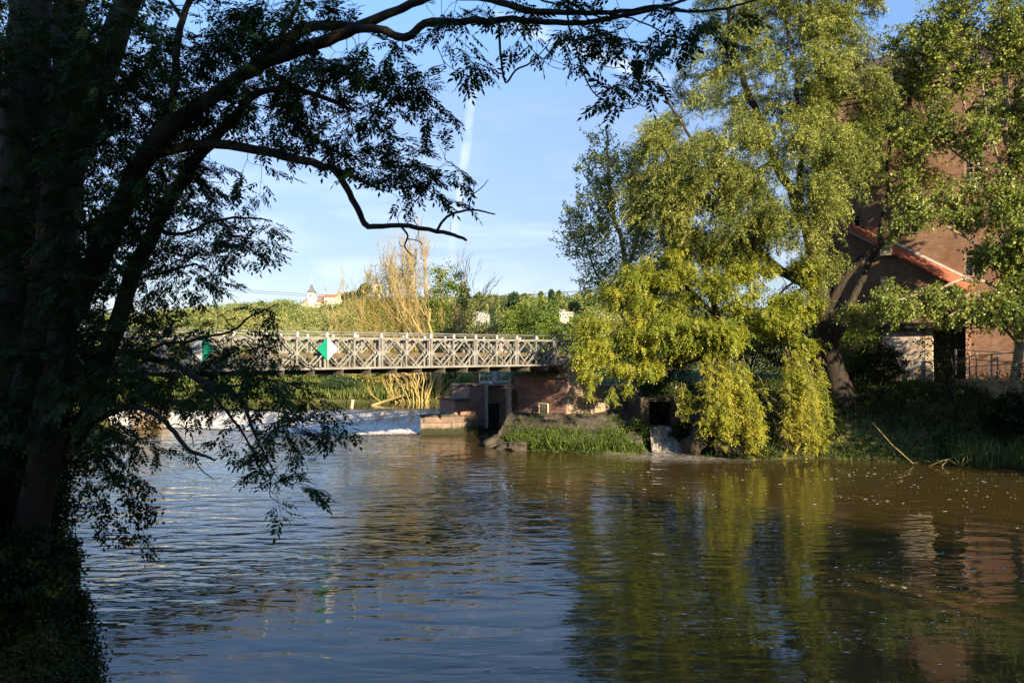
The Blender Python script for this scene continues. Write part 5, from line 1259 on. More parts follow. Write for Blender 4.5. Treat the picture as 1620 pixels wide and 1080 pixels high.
# floating boom
p0 = px(590, 637, 71.5); p1 = px(643, 630, 73.4)
for (a_, c_, mt, nm, r_) in [((588, 639.5, 69.8), (645, 631, 73.6), 'bark_dead', 'long bleached log slanting out of the far water under the bridge', .11)]:
    P = [px(*a_), px(*c_)]; P[0][2] = 1.08; P[1][2] = 1.85
    b = MB(); b.tube([P[0], P[0] * .6 + P[1] * .4 + np.array([0, 0, .03]), P[1]], [r_, r_ * .9, r_ * .6], 8); tag(b.build('drift_log', M[mt], None, smooth=True), nm, 'log')
q = px(557, 643, 67.5); b = MB(); b.box(-.09, .09, -.09, .09, -.3, .55); b.box(-.12, .12, -.12, .12, .553, .62); o = b.build('mooring_post', M['cream'], None); o.location = (q[0], q[1], 1.1); o.rotation_euler = (0, .15, 0)
tag(o, 'short pale post sticking out of the water at the weir crest', 'post')
b = MB()
o = rocky('sand_bank', (px(235, 650, 62)[0], 62.5, 0.4), (2.2, 1.3, 1.0), rough_mat('pale_sandstone', [(0.3, (0.32, 0.24, 0.16)), (0.7, (0.52, 0.43, 0.31))], 2, .95, .6), seed=22); tag(o, 'pale sunlit rock at the left end of the weir behind branches', 'rock')

# ------------------------------------------------------------------ hillside wood
G3 = 'trees standing out on the ridge'
for (x, Z, yt_, rx, mt, cone, lab) in [
    (574, 400, 452, 11, 'dark_leaf', False, 'round topped dark tree on the ridge right of the cloister'), (560, 420, 462, 9, 'dark_leaf', False, 'dark tree on the ridge nearest the cloister'),
    (548, 440, 463, 8, 'dark_leaf', False, 'small tree against the cloister gable'),
    (785, 300, 470, 7, 'hill_leaf', True, 'slim pointed tree on the ridge above the white house'), (812, 300, 466, 14, 'dark_leaf', False, 'broad dark tree on the ridge right of the white house'),
    (828, 290, 470, 10, 'hill_leaf', False, 'olive tree next to the broad dark one on the ridge'), (856, 300, 463, 6, 'hill_leaf', True, 'thin brownish conifer on the ridge'),
    (872, 290, 459, 8, 'dark_leaf', True, 'tallest dark conifer on the ridge'), (884, 290, 461, 7, 'hill_leaf', True, 'conifer right of the tallest dark one'),
    (912, 280, 462, 13, 'hill_leaf', False, 'round tree on the ridge above the pair of houses'), (930, 270, 466, 12, 'hill_leaf', False, 'round ridge tree nearest the yellow tree'),
    (735, 260, 455, 15, 'hill_leaf', False, 'large rounded tree on the slope right of the dead poplar'), (757, 285, 464, 14, 'hill_leaf', False, 'rounded tree on the slope above the white house'), (778, 262, 482, 8, 'dark_leaf', False, 'dark narrow tree right of the white house')]:
    X = (x - 810) / F * Z
    round_tree('ridge_tree', lab, x, Z, yt_, rx, M[mt], G3, n=150, per=34, cone=cone, L=Z * .0028)
pts = []; 
while len(pts) < 2600:
    Y = RNG.uniform(118, 475); X = RNG.uniform(-0.50, 0.22) * Y * 1.0
    if Y < 150 and RNG.random() < .6: continue
    sx_, sy_ = 810 + F * X / Y, 0
    if abs(sx_ - 757) < 24 and 150 < Y < 262: continue
    if abs(sx_ - 899) < 14 and 215 < Y < 270: continue
    if 468 < sx_ < 545 and Y > 425: continue
    if 592 < sx_ < 612 and Y > 435: continue
    pts.append((X, Y))
pts = np.array(pts); H_ = ground_h(pts[:, 0][None], pts[:, 1][None])[0]
parts = []
for (X, Y), gz in zip(pts, H_):
    h = RNG.uniform(3.5, 9.5) * (0.8 if Y < 200 else 1) * (.35 if 466 < 810 + F * X / Y < 548 and Y > 340 else 1); w_ = h * RNG.uniform(.35, .6)
    k = 12; lob = rnd_unit(k) * np.array([w_ * .6, w_ * .6, h * .25]) + np.array([X, Y, gz + h * .58])
    V, Q, T = tuft_leaves(lob, 17, np.array([.24, .24, .18]) * w_ , Y * .0021 , Y * .0017, 0, flat=.8)
    T = np.clip((T - .5) * .5 + .5 + vnoise(np.array(X), np.array(Y), 37, 3) * .35 + RNG.normal(0, .22), 0, 1)
    parts.append((V, Q, T))
V, Q, T = join(parts)
tag(mesh_obj('hillside_wood', V, Q, M['hill_leaf'], None, tint=T), 'mixed green wood covering the hill behind the bridge', 'wood', kind='stuff')
SHADE = [(-3, -7, 18, 6, 'tree on the bank just behind the viewpoint'), (6, -9, 19, 6.5, 'second tree along the bank behind the viewpoint'), (15, -11, 16, 6.5, 'third tree along the bank to the right'),
         (25, -13, 12, 6.5, 'fourth tree along the bank to the right'), (35, -16, 10.5, 6, 'fifth tree along the bank to the right'), (44, -16, 10.5, 6, 'sixth tree along the bank to the right'),
         (0.5, -6.2, 9.5, 3.8, 'added low bushy shade tree directly behind the viewpoint'),  # unseen filler added to keep the sun off the ash trunk
         (9, -4.5, 14, 5, 'smaller added shade tree close behind the viewpoint on the right'),  # unseen filler added to close a sunny gap on the ash foot
         (28.5, 31.0, 7.0, 2.8, 'leafy tree on the right bank bend, first past the poplar'), (30.5, 26.5, 7.4, 3.4, 'leafy tree on the right bank bend, second past the poplar'), (32, 33, 7.2, 3.6, 'leafy tree behind the first two on the right bank bend'),
         (33, 24, 7.6, 4, 'leafy tree on the right bank bend, farthest along'), (30, 37, 6.0, 2.8, 'small leafy tree on the right bank near the poplar')]
# ------------------------------------------------------------------ foreground ash: compound leaves on twigs
def ash_twigs(tips, dirs, per, tw, ls, grav=0.35):
    """twigs of length tw from the tips, each with opposite compound leaves"""
    C = []; D = []; lines = []
    for q, d in zip(tips, dirs):
        for _ in range(per):
            dd = unit(d * .8 + rnd_unit(1)[0] * .8 + np.array([0, 0, -0.15])); L = tw * RNG.uniform(.6, 1.3)
            t = np.linspace(0, 1, 5)[:, None]
            P = q + dd * L * t + np.array([0, 0, -1.]) * L * grav * t ** 2 + np.array([0, 0, 1.]) * L * .12 * t ** 4
            lines.append(P)
            side = unit(np.cross(dd, np.array([0, 0, 1.]) + rnd_unit(1)[0] * .3))
            for f in (0.35, 0.6, 0.82, 1.0):
                k = min(int(f * 4), 3); b0 = P[k] + (P[k + 1] - P[k]) * (f * 4 - k)
                for sg in ((-1, 1) if f < 1 else (-.5, .5, 0)):
                    if RNG.random() < .12: continue
                    C.append(b0); D.append(unit(dd * .65 + side * sg * 1.0 + np.array([0, 0, -.35]) + rnd_unit(1)[0] * .25))
    C = np.array(C); D = np.array(D)
    V, Q, T = compound(C, D, ls * RNG.uniform(.65, 1.25, len(C)), wr=.135)
    return V, Q, T, lines
def lines_mesh(name, lines, r0, r1, mat, parent, n=3):
    VV = []; QQ = []; o = 0
    for P in lines:
        v_, f_ = tube_arrays(P, np.linspace(r0, r1, len(P)), n); VV.append(v_); QQ.append(f_[0] + o); o += len(v_)
    return mesh_obj(name, np.concatenate(VV), np.concatenate(QQ), mat, parent)

sk = Skel()
Z0 = 14.0
# main stems: leaning clump rooted on the near bank
root = px(20, 905, 13.6)
gz = float(ground_h(np.array([[root[0]]]), np.array([[root[1]]]))[0, 0]); root[2] = gz - .3
S = [
 ([root, *pp([(62, 780, 13.6), (85, 650, 13.5), (100, 520, 13.4), (140, 440, 13.2), (182, 350, 12.8), (222, 262, 12.3), (262, 208, 11.8), (310, 172, 11.4), (385, 118, 11), (440, 92, 10.7), (490, 74, 10.4), (548, 52, 10.1), (600, 28, 9.9), (650, 8, 9.7), (720, -18, 9.5)])], [.28, .26, .24, .21, .19, .18, .15, .13, .105, .095, .085, .075, .065, .055, .045, .03]),
 (pp([(400, 105, 10.9), (478, 46, 10.8), (560, 42, 10.5), (612, 22, 10.3), (690, -10, 10)]), [.075, .07, .06, .05, .03]),
 (pp([(555, 50, 10), (600, 46, 9.8), (641, 60, 9.6), (672, 37, 9.5), (730, 35, 9.3), (812, 31, 9.1), (880, 36, 9), (940, 34, 8.9), (1000, 22, 8.8), (1060, 8, 8.7), (1110, -10, 8.6)]), [.05, .05, .048, .044, .04, .036, .032, .028, .022, .017, .01]),
 (pp([(690, -30, 9.7), (777, 0, 9.4), (828, 16, 9.2), (900, 20, 9), (965, 21, 8.9), (1035, 12, 8.8), (1089, 19, 8.7), (1150, 13, 8.6), (1200, -2, 8.5)]), [.045, .04, .034, .028, .022, .017, .013, .009]),
 ([root + np.array([.15, .1, 0]), *pp([(70, 770, 13.9), (105, 712, 13.9), (135, 665, 13.8), (158, 592, 13.6), (181, 526, 13.4), (207, 446, 13.1), (244, 360, 12.7), (277, 300, 12.4), (320, 240, 12), (360, 197, 11.7), (392, 160, 11.4), (430, 140, 11), (500, 150, 10.8), (560, 175, 10.6)])], [.2, .18, .165, .15, .14, .13, .12, .11, .09, .075, .06, .045, .035, .02]),
 (pp([(228, 240, 12.2), (300, 231, 11.9), (345, 229, 11.6), (430, 243, 11.1), (510, 262, 10.7), (528, 268, 10.6), (548, 297, 10.5), (566, 330, 10.4), (583, 358, 10.3), (633, 356, 10.1), (690, 365, 9.9), (726, 374, 9.7), (738, 380, 9.65)]), [.08, .075, .07, .062, .052, .045, .042, .04, .037, .03, .026, .02, .014]),
 (pp([(528, 268, 10.6), (556, 277, 10.5), (585, 292, 10.4), (604, 300, 10.3)]), [.035, .02, .012]),
 (pp([(694, 365, 9.9), (700, 350, 9.8), (716, 338, 9.7), (742, 332, 9.6), (762, 334, 9.5), (783, 339, 9.4)]), [.018, .015, .008]),
 (pp([(742, 332, 9.6), (746, 311, 9.6), (762, 297, 9.6), (773, 284, 9.55)]), [.010, .004]),
 (pp([(746, 311, 9.6), (750, 298, 9.7), (748, 288, 9.7)]), [.006, .003]), (pp([(742, 332, 9.6), (732, 324, 9.65), (722, 320, 9.7)]), [.006, .003]),
 (pp([(633, 357, 10.1), (645, 374, 10.05), (640, 390, 10), (653, 406, 9.95)]), [.014, .012, .006]), (pp([(645, 374, 10), (658, 380, 10), (668, 386, 9.9)]), [.008, .005]), (pp([(640, 390, 10), (633, 388, 10), (631, 380, 10)]), [.006, .003]),
 (pp([(628, 356, 10.1), (629, 345, 10.1), (637, 330, 10.1), (640, 320, 10.1)]), [.006, .003]), (pp([(629, 345, 10.1), (622, 335, 10.1), (620, 322, 10.1)]), [.005, .003]), (pp([(661, 361, 10), (655, 345, 10), (651, 320, 10)]), [.005, .003]), (pp([(661, 362, 10), (662, 378, 10), (666, 384, 10)]), [.005, .003]),
 (pp([(712, 370, 9.8), (713, 360, 9.8), (713, 352, 9.8)]), [.004, .002]),
 # lower limbs over the water
 (pp([(133, 672, 13.8), (160, 660, 13.2), (200, 643, 12.6), (242, 654, 12), (269, 675, 11.7), (297, 709, 11.4), (312, 717, 11.3), (325, 721, 11.2), (339, 727, 11.1)]), [.06, .05, .045, .038, .032, .026, .02, .013]),
 (pp([(306, 717, 11.3), (314, 737, 11.2), (336, 756, 11.1), (350, 755, 11)]), [.012, .008, .003]), (pp([(262, 672, 11.7), (280, 670, 11.6), (302, 685, 11.5), (306, 708, 11.4)]), [.010, .006]), (pp([(290, 700, 11.5), (296, 680, 11.4), (310, 672, 11.3), (326, 700, 11.2)]), [.006, .003]),
 (pp([(300, 706, 11.4), (315, 695, 11.3), (330, 708, 11.2)]), [.006, .003]),
 (pp([(168, 560, 13.5), (215, 560, 12.9), (270, 575, 12.2), (325, 605, 11.6), (355, 614, 11.2), (372, 624, 11), (389, 648, 10.7), (400, 680, 10.5), (411, 703, 10.3), (430, 740, 10.1), (445, 765, 10)]), [.07, .06, .05, .045, .04, .035, .028, .02, .014, .008, .005]),
 (pp([(325, 605, 11.6), (350, 640, 11.2), (375, 672, 10.9), (405, 720, 10.5), (428, 757, 10.2), (428, 785, 10.1), (460, 803, 10)]), [.03, .02, .015, .01, .006, .004]),
 (pp([(355, 614, 11.2), (410, 600, 10.8), (455, 605, 10.4), (500, 625, 10)]), [.02, .006]), (pp([(389, 648, 10.7), (440, 650, 10.4), (490, 665, 10), (530, 672, 9.8)]), [.016, .005]),
 (pp([(215, 560, 12.9), (280, 540, 12.2), (350, 530, 11.6), (400, 500, 11.2), (440, 480, 11)]), [.03, .006]),
 (pp([(207, 446, 13.1), (260, 430, 12.5), (310, 420, 12), (345, 440, 11.8)]), [.03, .006]),
 (pp([(244, 360, 12.7), (290, 370, 12.1), (340, 350, 11.6), (400, 345, 11.2), (430, 350, 11)]), [.035, .006]),
 # long hanging twigs
 (pp([(338, 420, 11.7), (333, 455, 11.6), (341, 480, 11.6), (345, 505, 11.5), (342, 530, 11.5)]), [.008, .004]), (pp([(341, 480, 11.6), (352, 500, 11.5), (372, 520, 11.4), (395, 528, 11.3)]), [.006, .003]),
 (pp([(667, 36, 9.5), (690, 70, 9.4), (705, 100, 9.4), (730, 117, 9.3), (765, 121, 9.2)]), [.007, .003]),
 (pp([(784, 32, 9.2), (790, 60, 9.2), (793, 95, 9.1), (800, 131, 9.1), (815, 112, 9), (838, 100, 8.9), (852, 88, 8.9), (866, 72, 8.9), (875, 55, 8.9)]), [.016, .014, .012, .010, .006, .004]),
 (pp([(818, 34, 9.1), (828, 60, 9), (852, 88, 8.95), (875, 95, 8.9), (892, 103, 8.9)]), [.008, .006, .003]), (pp([(852, 88, 8.9), (870, 104, 8.9), (893, 110, 8.8), (897, 100, 8.8)]), [.005, .003]),
 (pp([(893, 22, 9), (902, 52, 9), (914, 85, 8.9), (926, 125, 8.8), (945, 152, 8.7), (970, 166, 8.6), (998, 172, 8.5), (1018, 158, 8.5)]), [.012, .01, .008, .006, .003]),
 (pp([(914, 40, 9), (930, 70, 8.9), (948, 98, 8.8), (970, 108, 8.7), (990, 104, 8.7)]), [.009, .004]), (pp([(965, 22, 8.9), (1000, 30, 8.8), (1035, 45, 8.7), (1060, 58, 8.6), (1110, 65, 8.5), (1145, 60, 8.5)]), [.01, .008, .003]),
 (pp([(740, -20, 9.5), (800, -8, 9.3), (860, 2, 9.2), (900, 12, 9.1)]), [.02, .008]),
 # far left heavy stems
 ([root + np.array([-.9, .5, 0]), *pp([(0, 700, 14.6), (18, 520, 14.6), (30, 340, 14.5), (42, 160, 14.4), (50, -20, 14.3), (50, -160, 14.2)])], [.5, .45, .42, .38, .34, .25]),
 ([root + np.array([-.3, .9, 0]), *pp([(45, 700, 14.4), (72, 540, 14.3), (85, 420, 14.2), (96, 300, 14.1), (110, 170, 14), (112, 30, 13.9), (110, -120, 13.8)])], [.42, .38, .36, .34, .30, .26, .2]),
 (pp([(98, 290, 14.1), (140, 170, 13.8), (185, 50, 13.4), (222, -40, 13), (260, -140, 12.6)]), [.28, .24, .20, .16, .1]),
 (pp([(272, 205, 11.8), (278, 130, 11.7), (282, 60, 11.6), (300, 0, 11.5), (330, -60, 11.4)]), [.06, .05, .03]), (pp([(283, 30, 11.6), (262, -10, 11.6), (240, -60, 11.6)]), [.03, .02]),
 (pp([(385, 118, 11), (440, 60, 10.7), (470, 10, 10.5), (490, -50, 10.3)]), [.04, .02]),
]
for i, (pts, rad) in enumerate(S):
    sk.path(pts, rad, parent=-1 if i in (4,) or len(rad) == 0 or (i and np.allclose(pts[0][:2], root[:2], atol=1.5) and pts[0][2] == root[2]) else None, sub=4, jit=0.012)
nmain = len(sk.p)
blobs = [ # px,py,Z,rx,ry,rz,weight
 (60, 120, 13.5, 110, 150, 2, .7), (60, 420, 13.8, 100, 170, 2, .7), (60, 640, 13.8, 90, 110, 1.8, .8), (190, 100, 12.6, 90, 110, 1.6, 1), (190, 270, 12.6, 80, 90, 1.5, 1.0), (160, 430, 13, 80, 80, 1.5, 1.0), (130, 560, 13.2, 80, 60, 1.4, 1.1), (190, 620, 12.8, 70, 55, 1.2, 1),
 (250, 170, 12, 70, 70, 1.3, 1.1), (300, 40, 11.4, 80, 45, 1.2, .9), (390, 35, 11, 70, 38, 1, 1), (470, 20, 10.6, 70, 30, 1, 1.1), (340, 130, 11.5, 70, 50, 1, 1.1), (430, 110, 10.9, 75, 45, 1, 1.1), (520, 95, 10.5, 70, 42, 1, 1.1), (600, 100, 10.2, 60, 35, .8, 1), (655, 130, 10, 40, 28, .6, .8),
 (440, 185, 10.9, 70, 35, .8, 1.0), (520, 170, 10.6, 70, 35, .8, .9), (590, 175, 10.3, 60, 20, .7, .8), (650, 160, 10, 42, 18, .6, .7), (560, 225, 10.5, 60, 25, .7, .8), (610, 260, 10.4, 60, 28, .7, 1.0), (665, 270, 10.1, 48, 30, .6, 1.15), (700, 250, 9.9, 30, 18, .5, .8), (650, 305, 10.2, 50, 12, .5, .6),
 (280, 270, 12, 70, 50, 1, .9), (320, 310, 11.8, 60, 35, 1, .8), (250, 340, 12.3, 60, 40, 1, .9), (390, 270, 11.4, 45, 16, .7, .5), (400, 385, 11.2, 45, 22, .7, .75), (430, 355, 11, 32, 14, .5, .5), (330, 380, 11.7, 50, 30, .8, .8), (270, 420, 12.2, 50, 40, .9, .8), (330, 440, 11.7, 45, 25, .6, .6), (220, 490, 12.6, 45, 35, 1, .7), (290, 400, 12, 40, 50, .8, .5),
 (245, 545, 12.2, 60, 32, .9, 1.0), (340, 568, 11.7, 50, 16, .8, .6), (390, 565, 11.3, 55, 32, .7, .95), (440, 580, 10.8, 40, 28, .6, 1.0), (425, 490, 11, 26, 22, .4, .45), (300, 600, 12, 65, 32, .8, 1), (380, 620, 11, 55, 28, .7, .9), (470, 620, 10.4, 42, 26, .5, .8), (365, 515, 11.6, 45, 12, .5, .3),
 (430, 665, 10.6, 50, 20, .5, .7), (490, 668, 10.1, 42, 22, .5, 1.0), (390, 690, 10.8, 32, 20, .5, .8), (430, 720, 10.3, 38, 24, .5, .9), (430, 768, 10.1, 26, 14, .3, .5), (480, 755, 10, 26, 14, .3, .5), (500, 640, 10, 28, 16, .4, .6),
 (210, 690, 12.4, 45, 22, .6, .7), (180, 740, 12.8, 40, 22, .6, .6), (150, 690, 13.2, 45, 40, .8, .8), (240, 700, 12.2, 30, 10, .4, .3),
 (700, 15, 9.5, 45, 16, .5, .6), (750, 45, 9.3, 35, 20, .4, .6), (745, 78, 9.3, 26, 8, .3, .3), (800, 10, 9.2, 40, 14, .5, .6), (840, 35, 9.1, 40, 18, .4, .6), (910, 30, 9, 45, 22, .5, 1.1), (960, 55, 8.8, 40, 18, .4, .8), (975, 90, 8.7, 32, 10, .3, .5), (1010, 60, 8.7, 30, 14, .3, .5), (1020, 10, 8.8, 45, 12, .4, .7),
 (1085, 55, 8.6, 32, 16, .3, .8), (1130, 20, 8.6, 40, 18, .4, .7), (995, 118, 8.6, 14, 6, .2, .12), (992, 150, 8.5, 14, 10, .2, .2), (1060, 20, 8.7, 30, 14, .3, .5), (930, 70, 8.9, 25, 14, .3, .4), (880, 10, 9, 35, 12, .4, .6)]
A = []
tot = 0
for b_ in blobs:
    area = b_[3] * b_[4] * 3.14 / (F / b_[2]) ** 2
    n = max(4, int(area * 48 * b_[6]))
    A.append(blob_points([b_[:6]], n))
A = np.concatenate(A)
sk.attract(A, sag=0.05, bias=.15, sub=3, updraft=0.1)
sk.radii(tip=0.0035)
for i in range(nmain, len(sk.p)): sk.rad[i] = min(sk.rad[i], 0.022)
base = root.copy()
ash = tag(empty('ash_tree', base), 'big dark leaning ash tree framing the left side and reaching over the water', 'tree')
P_ = np.array(sk.p); tips = P_[sk.tips]; td = np.array([unit(P_[i] - P_[sk.par[i]]) for i in sk.tips])
sk.p = [q - base for q in sk.p]
sk.mesh('trunk', M['bark'], ash, wob=0.035, nside=(14, 8, 5, 3))
ok = tips[:, 2] > 0.3
V, Q, T, lines = ash_twigs(tips[ok] - base, td[ok], 1, 0.28, 0.235)
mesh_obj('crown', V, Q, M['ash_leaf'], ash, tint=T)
lines_mesh('leaf_twigs', lines, .004, .002, M['bark'], ash)
print('ash tips', ok.sum(), 'quads', len(Q))

# a second tree behind it on the bank, closing the left side
b_ = gpt(-60, 20)
big_tree('bank_tree', 'dense dark tree behind the ash at the left edge', ([b_, px(-40, 560, 20), px(-20, 300, 20), px(0, 60, 20)], [0.4, 0.15]),
    [(pp([(-30, 450, 20), (60, 350, 19.5), (130, 260, 19)]), [.15, .04]), (pp([(-20, 300, 20), (80, 160, 19.5), (180, 60, 19)]), [.15, .04])],
    [(0, 100, 19.5, 150, 130, 3), (60, 300, 19.5, 120, 120, 3), (0, 480, 19.5, 110, 120, 3), (150, 60, 19, 90, 70, 2), (-60, 300, 18, 90, 350, 3), (110, 600, 19.5, 60, 50, 1.5, .7), (180, 360, 19, 45, 50, 1.4, .5)],
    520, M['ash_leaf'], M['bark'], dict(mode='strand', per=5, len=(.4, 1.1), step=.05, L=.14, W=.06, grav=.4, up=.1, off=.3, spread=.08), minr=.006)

# undergrowth on the near left bank
G4 = 'undergrowth of the near left bank'
for (x, y, Z, rx, h, n, lab) in [
    (35, 880, 15.0, .9, 1.7, 240, 'dark bush directly under the leaning ash trunks'), (78, 900, 16.2, .6, 1.5, 170, 'dark bush at the water edge below the ash'), (0, 860, 14.2, 1.4, 2.4, 260, 'tall dark bush at the left edge below the ash'),
    (20, 1010, 13.2, .9, 1.0, 160, 'low dark bush near the bottom left corner, by the water'), (0, 1040, 12.2, 1.2, 1.3, 180, 'bramble bush in the bottom left corner'), (100, 940, 16.0, .4, .8, 80, 'small tuft bush overhanging the water at left'),
    (20, 950, 13.0, 1.0, 1.2, 170, 'dark leafy bush above the corner brambles')]:
    p_ = px(x, y, Z); g_ = gpt(x, Z, 0)
    shrub('bank_shrub', lab, g_, rx, rx * .8, h, n, M['shrub_leaf'], 0.075, 0.05, G4, low=-.5, per=44)
# thin elder spray over the water
sp = Skel(); sp.path(pp([(110, 700, 14), (150, 720, 13.8), (185, 765, 13.6), (205, 800, 13.5), (222, 830, 13.4), (236, 875, 13.3)]), [.012, .004], sub=4)
for pts in [[(150, 720, 13.8), (180, 745, 13.6), (215, 765, 13.5), (232, 780, 13.4)], [(120, 740, 14), (140, 790, 13.8), (155, 820, 13.7), (165, 850, 13.6)], [(130, 770, 14), (160, 790, 13.8), (190, 830, 13.6), (200, 855, 13.5)], [(185, 765, 13.6), (225, 800, 13.4), (245, 815, 13.3)]]:
    sp.path(pp(pts), [.007, .003], sub=4)
idx = RNG.integers(4, len(sp.p), 300); tp_ = np.array([sp.p[i] for i in idx]); sp.rad = np.array(sp.r)
t = tag(empty('hanging_spray', sp.p[0]), 'thin leafy spray hanging over the water in front of the left bank', 'branch'); bb = sp.p[0].copy(); sp.p = [q - bb for q in sp.p]; sp.mesh('stems', M['bark'], t)
V, Q, T = tuft_leaves(tp_ - bb, 4, .07, .085, .045, .8); mesh_obj('leaves', V, Q, M['shrub_leaf'], t, tint=T)

# ------------------------------------------------------------------ bank vegetation (uncountable)
def blades(name, label, X, Y, h, w_, mat, lean=.3, base=None, cat='grass'):
    n = len(X); z = ground_h(X[None], Y[None])[0] if base is None else base
    C = np.stack([X, Y, np.maximum(z, 0.0) - .05], 1); D = rnd_unit(n) * lean + np.array([0, 0, 1.0])
    V, Q = leaf_quads(C, D, rnd_unit(n) * [1, 1, .2], h, w_, fold=.2)
    T = np.repeat(np.clip(RNG.normal(.5, .25, n), 0, 1), 4)
    return tag(mesh_obj(name, V, Q, mat, None, tint=T), label, cat, kind='stuff')
M['weed'] = leaf_mat('weed_leaf', (0.03, 0.06, 0.01), (0.08, 0.13, 0.02), (0.17, 0.21, 0.04), trans=0.25)
# nettles and grass along the slab waterline
n = 12000; k = RNG.random(n) ** 1.0
xx = np.interp(k, [0, .3, .7, 1], [-0.6, 1.2, 4.2, 7.3]); yy = np.interp(k, [0, .3, .7, 1], [48.9, 47.2, 46.1, 45.9]) + RNG.random(n) ** 1.2 * 1.7
den = vnoise(xx, yy, 1.1, 41); ok = RNG.random(n) < (.75 + den * .8); xx, yy = xx[ok], yy[ok]
hh = RNG.uniform(.35, .95, len(xx)) * (1 + .5 * vnoise(xx, yy, .8, 42)) * np.interp(xx, [-1, 0, 5, 7.5], [.6, 1, 1, .7])
gz_ = np.maximum(.1, ground_h(xx[None], yy[None])[0] - .15)
blades('waterside_weeds', 'lush green weeds along the foot of the worn slab', xx, yy, hh, .06, M['weed'], .5, base=gz_, cat='weeds')
C = np.stack([xx, yy, gz_ + hh * RNG.random(len(xx))], 1); V, Q, T = tuft_leaves(C, 4, .12, .10, .05, .1); tag(mesh_obj('nettle_patch', V, Q, M['weed'], None, tint=T), 'leafy nettles mixed into the weeds by the slab', 'weeds', kind='stuff')
n = 2500; xx = RNG.uniform(.5, 7.8, n); yy = np.interp(xx, [0, 3.3, 8], [51.5, 49.2, 51.5]) + RNG.uniform(-2.5, 1.2, n); ok = vnoise(xx, yy, .9, 44) > .15; xx, yy = xx[ok], yy[ok]
blades('slab_weeds', 'scattered weeds growing in the cracks of the worn slab', xx, yy, RNG.uniform(.12, .4, len(xx)), .05, M['weed'], .6, base=.25 + 1.4 * sst((yy - 47.3) / 5, -.25, .75) + .1, cat='weeds')
# right bank ground cover
n = 26000; X = RNG.uniform(10.5, 33, n); Y = RNG.uniform(37, 49, n); d = sdist(X, Y, RIVER); ok = (d > -.1) & (d < 8) & (RNG.random(n) < .45 + .5 * vnoise(X, Y, 1.5, 51)) & (Y > 30)
X, Y = X[ok], Y[ok]
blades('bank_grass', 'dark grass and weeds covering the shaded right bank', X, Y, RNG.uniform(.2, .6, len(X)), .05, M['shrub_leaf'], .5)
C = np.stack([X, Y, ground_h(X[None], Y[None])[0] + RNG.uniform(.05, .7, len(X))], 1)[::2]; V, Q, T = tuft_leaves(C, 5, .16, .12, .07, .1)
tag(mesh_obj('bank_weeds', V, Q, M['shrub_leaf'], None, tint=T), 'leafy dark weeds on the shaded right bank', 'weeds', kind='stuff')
# reeds
n = 900; k = RNG.random(n); X = 22 + 7 * k; Y = np.interp(X, [21, 25, 34], [41.6, 40.2, 36]) + RNG.normal(0.1, .35, n)
blades('reeds', 'tall green reeds at the waterline of the right bank', X, Y, RNG.uniform(.7, 1.6, n), .045, M['grass'], .28, base=np.full(n, .0), cat='reeds')
# grass on the yard edge and slab top
n = 5000; X = RNG.uniform(17, 32, n); Y = RNG.uniform(43, 50, n); blades('yard_grass', 'tufts of sunlit grass along the yard edge', X, Y, RNG.uniform(.1, .3, n), .03, M['grass'], .5)
# far bank upstream
n = 26000; X = RNG.uniform(-60, 2, n); Y = 73 + RNG.random(n) ** 1.5 * 14; d = sdist(X, Y, RIVER); ok = d > -.2; X, Y = X[ok], Y[ok]
blades('far_bank_grass', 'bright green tall grass on the far bank under the bridge', X, Y, RNG.uniform(.3, 1.0, len(X)), .11, M['grass'], .35)
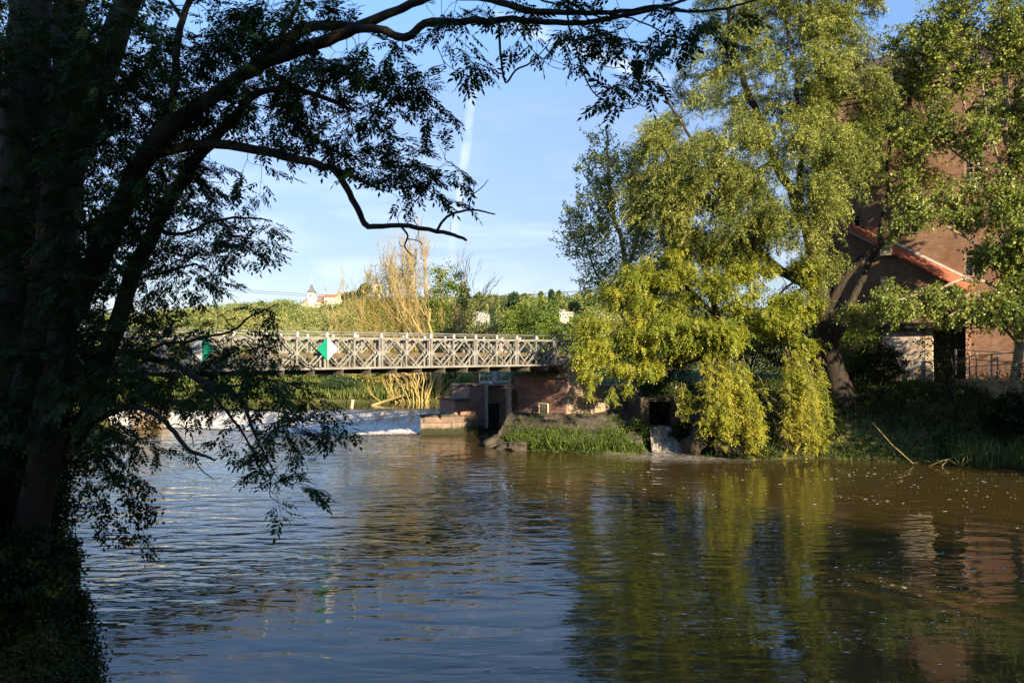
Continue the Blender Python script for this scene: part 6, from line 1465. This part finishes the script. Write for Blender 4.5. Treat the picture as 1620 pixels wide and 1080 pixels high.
# left near bank
n = 14000; X = RNG.uniform(-30, -6, n); Y = RNG.uniform(8, 60, n) ; d = sdist(X, Y, RIVER); ok = (d > -.15) & (d < 5) & (Y > 11); X, Y = X[ok], Y[ok]
blades('left_bank_grass', 'dark grass hanging over the edge of the left bank', X, Y, RNG.uniform(.15, .5, len(X)), .03, M['grass'], .6)
n = 30000; X = RNG.uniform(-13, -4.6, n); Y = RNG.uniform(7, 19, n); d = sdist(X, Y, RIVER); ok = (d > -.35) & (d < 4.5); X, Y, d = X[ok], Y[ok], d[ok]
C = np.stack([X, Y, np.maximum(ground_h(X[None], Y[None])[0], .1) + RNG.uniform(0, .55, len(X)) * (.4 + .8 * np.clip(vnoise(X, Y, .9, 61) + .4, 0, 1))], 1); V, Q, T = tuft_leaves(C, 4, .09, .075, .05, .3)
tag(mesh_obj('bank_undergrowth', V, Q, M['shrub_leaf'], None, tint=T), 'dark ivy and brambles smothering the steep near left bank', 'undergrowth', kind='stuff')
# dry stalks over the water by the left bank and driftwood at right
for (pts, lab) in [([(1490, 740, 40.8), (1500, 726, 41), (1520, 742, 40.6), (1540, 722, 40.8)], 'pale bare driftwood branch sticking out of the water at the right bank'),
                   ([(1380, 668, 43), (1410, 702, 42), (1445, 733, 41.2)], 'long thin pale branch leaning down the shaded bank to the water')]:
    q = pp(pts); q = [np.maximum(a, [-1e9, -1e9, .02]) for a in q]
    b = MB(); b.tube(q, np.linspace(.032, .016, len(q)), 6)
    if len(q) == 4:
        for a_, c_ in ((q[1], q[3] + [.3, 0, .25]), (q[1], q[0] + [-.6, 0, .0]), (q[2], q[2] + [.2, 0, .5]), (q[2], q[2] + [-.25, .1, .45])): b.tube([a_, (a_ + c_) / 2 + [0, 0, .05], c_], [.022, .017, .008], 5)
    tag(b.build('driftwood', M['bark_dead'], None, smooth=True), lab, 'driftwood')

# ------------------------------------------------------------------ unseen trees behind the camera and on the right bend: they shade near water, ash and right bank
for (x, y, h, rx, lab) in SHADE:
    gz = float(ground_h(np.array([[x]]), np.array([[y]]))[0, 0]); t = tag(empty('riverside_tree', (x, y, gz)), lab, 'tree', 'riverside trees behind the viewpoint')
    k = int(60 * rx * rx / 9 * h / 14); A = rnd_unit(k) * (RNG.uniform(.15, 1, k) ** .4)[:, None] * np.array([rx, rx * .8, h * .40]) + np.array([0, 0, h * .60])
    sk = Skel(); sk.path([np.zeros(3), np.array([.2, 0, h * .4]), np.array([0, 0, h * .8])], [.35, .1], sub=3); sk.attract(A, sub=2); sk.radii(tip=.02); sk.mesh('trunk', M['bark'], t, nside=(7, 5, 3, 3))
    V, Q, T = tuft_leaves(A, 60, .75, .34, .22, .2); mesh_obj('crown', V, Q, M['shade_leaf'], t, tint=T)
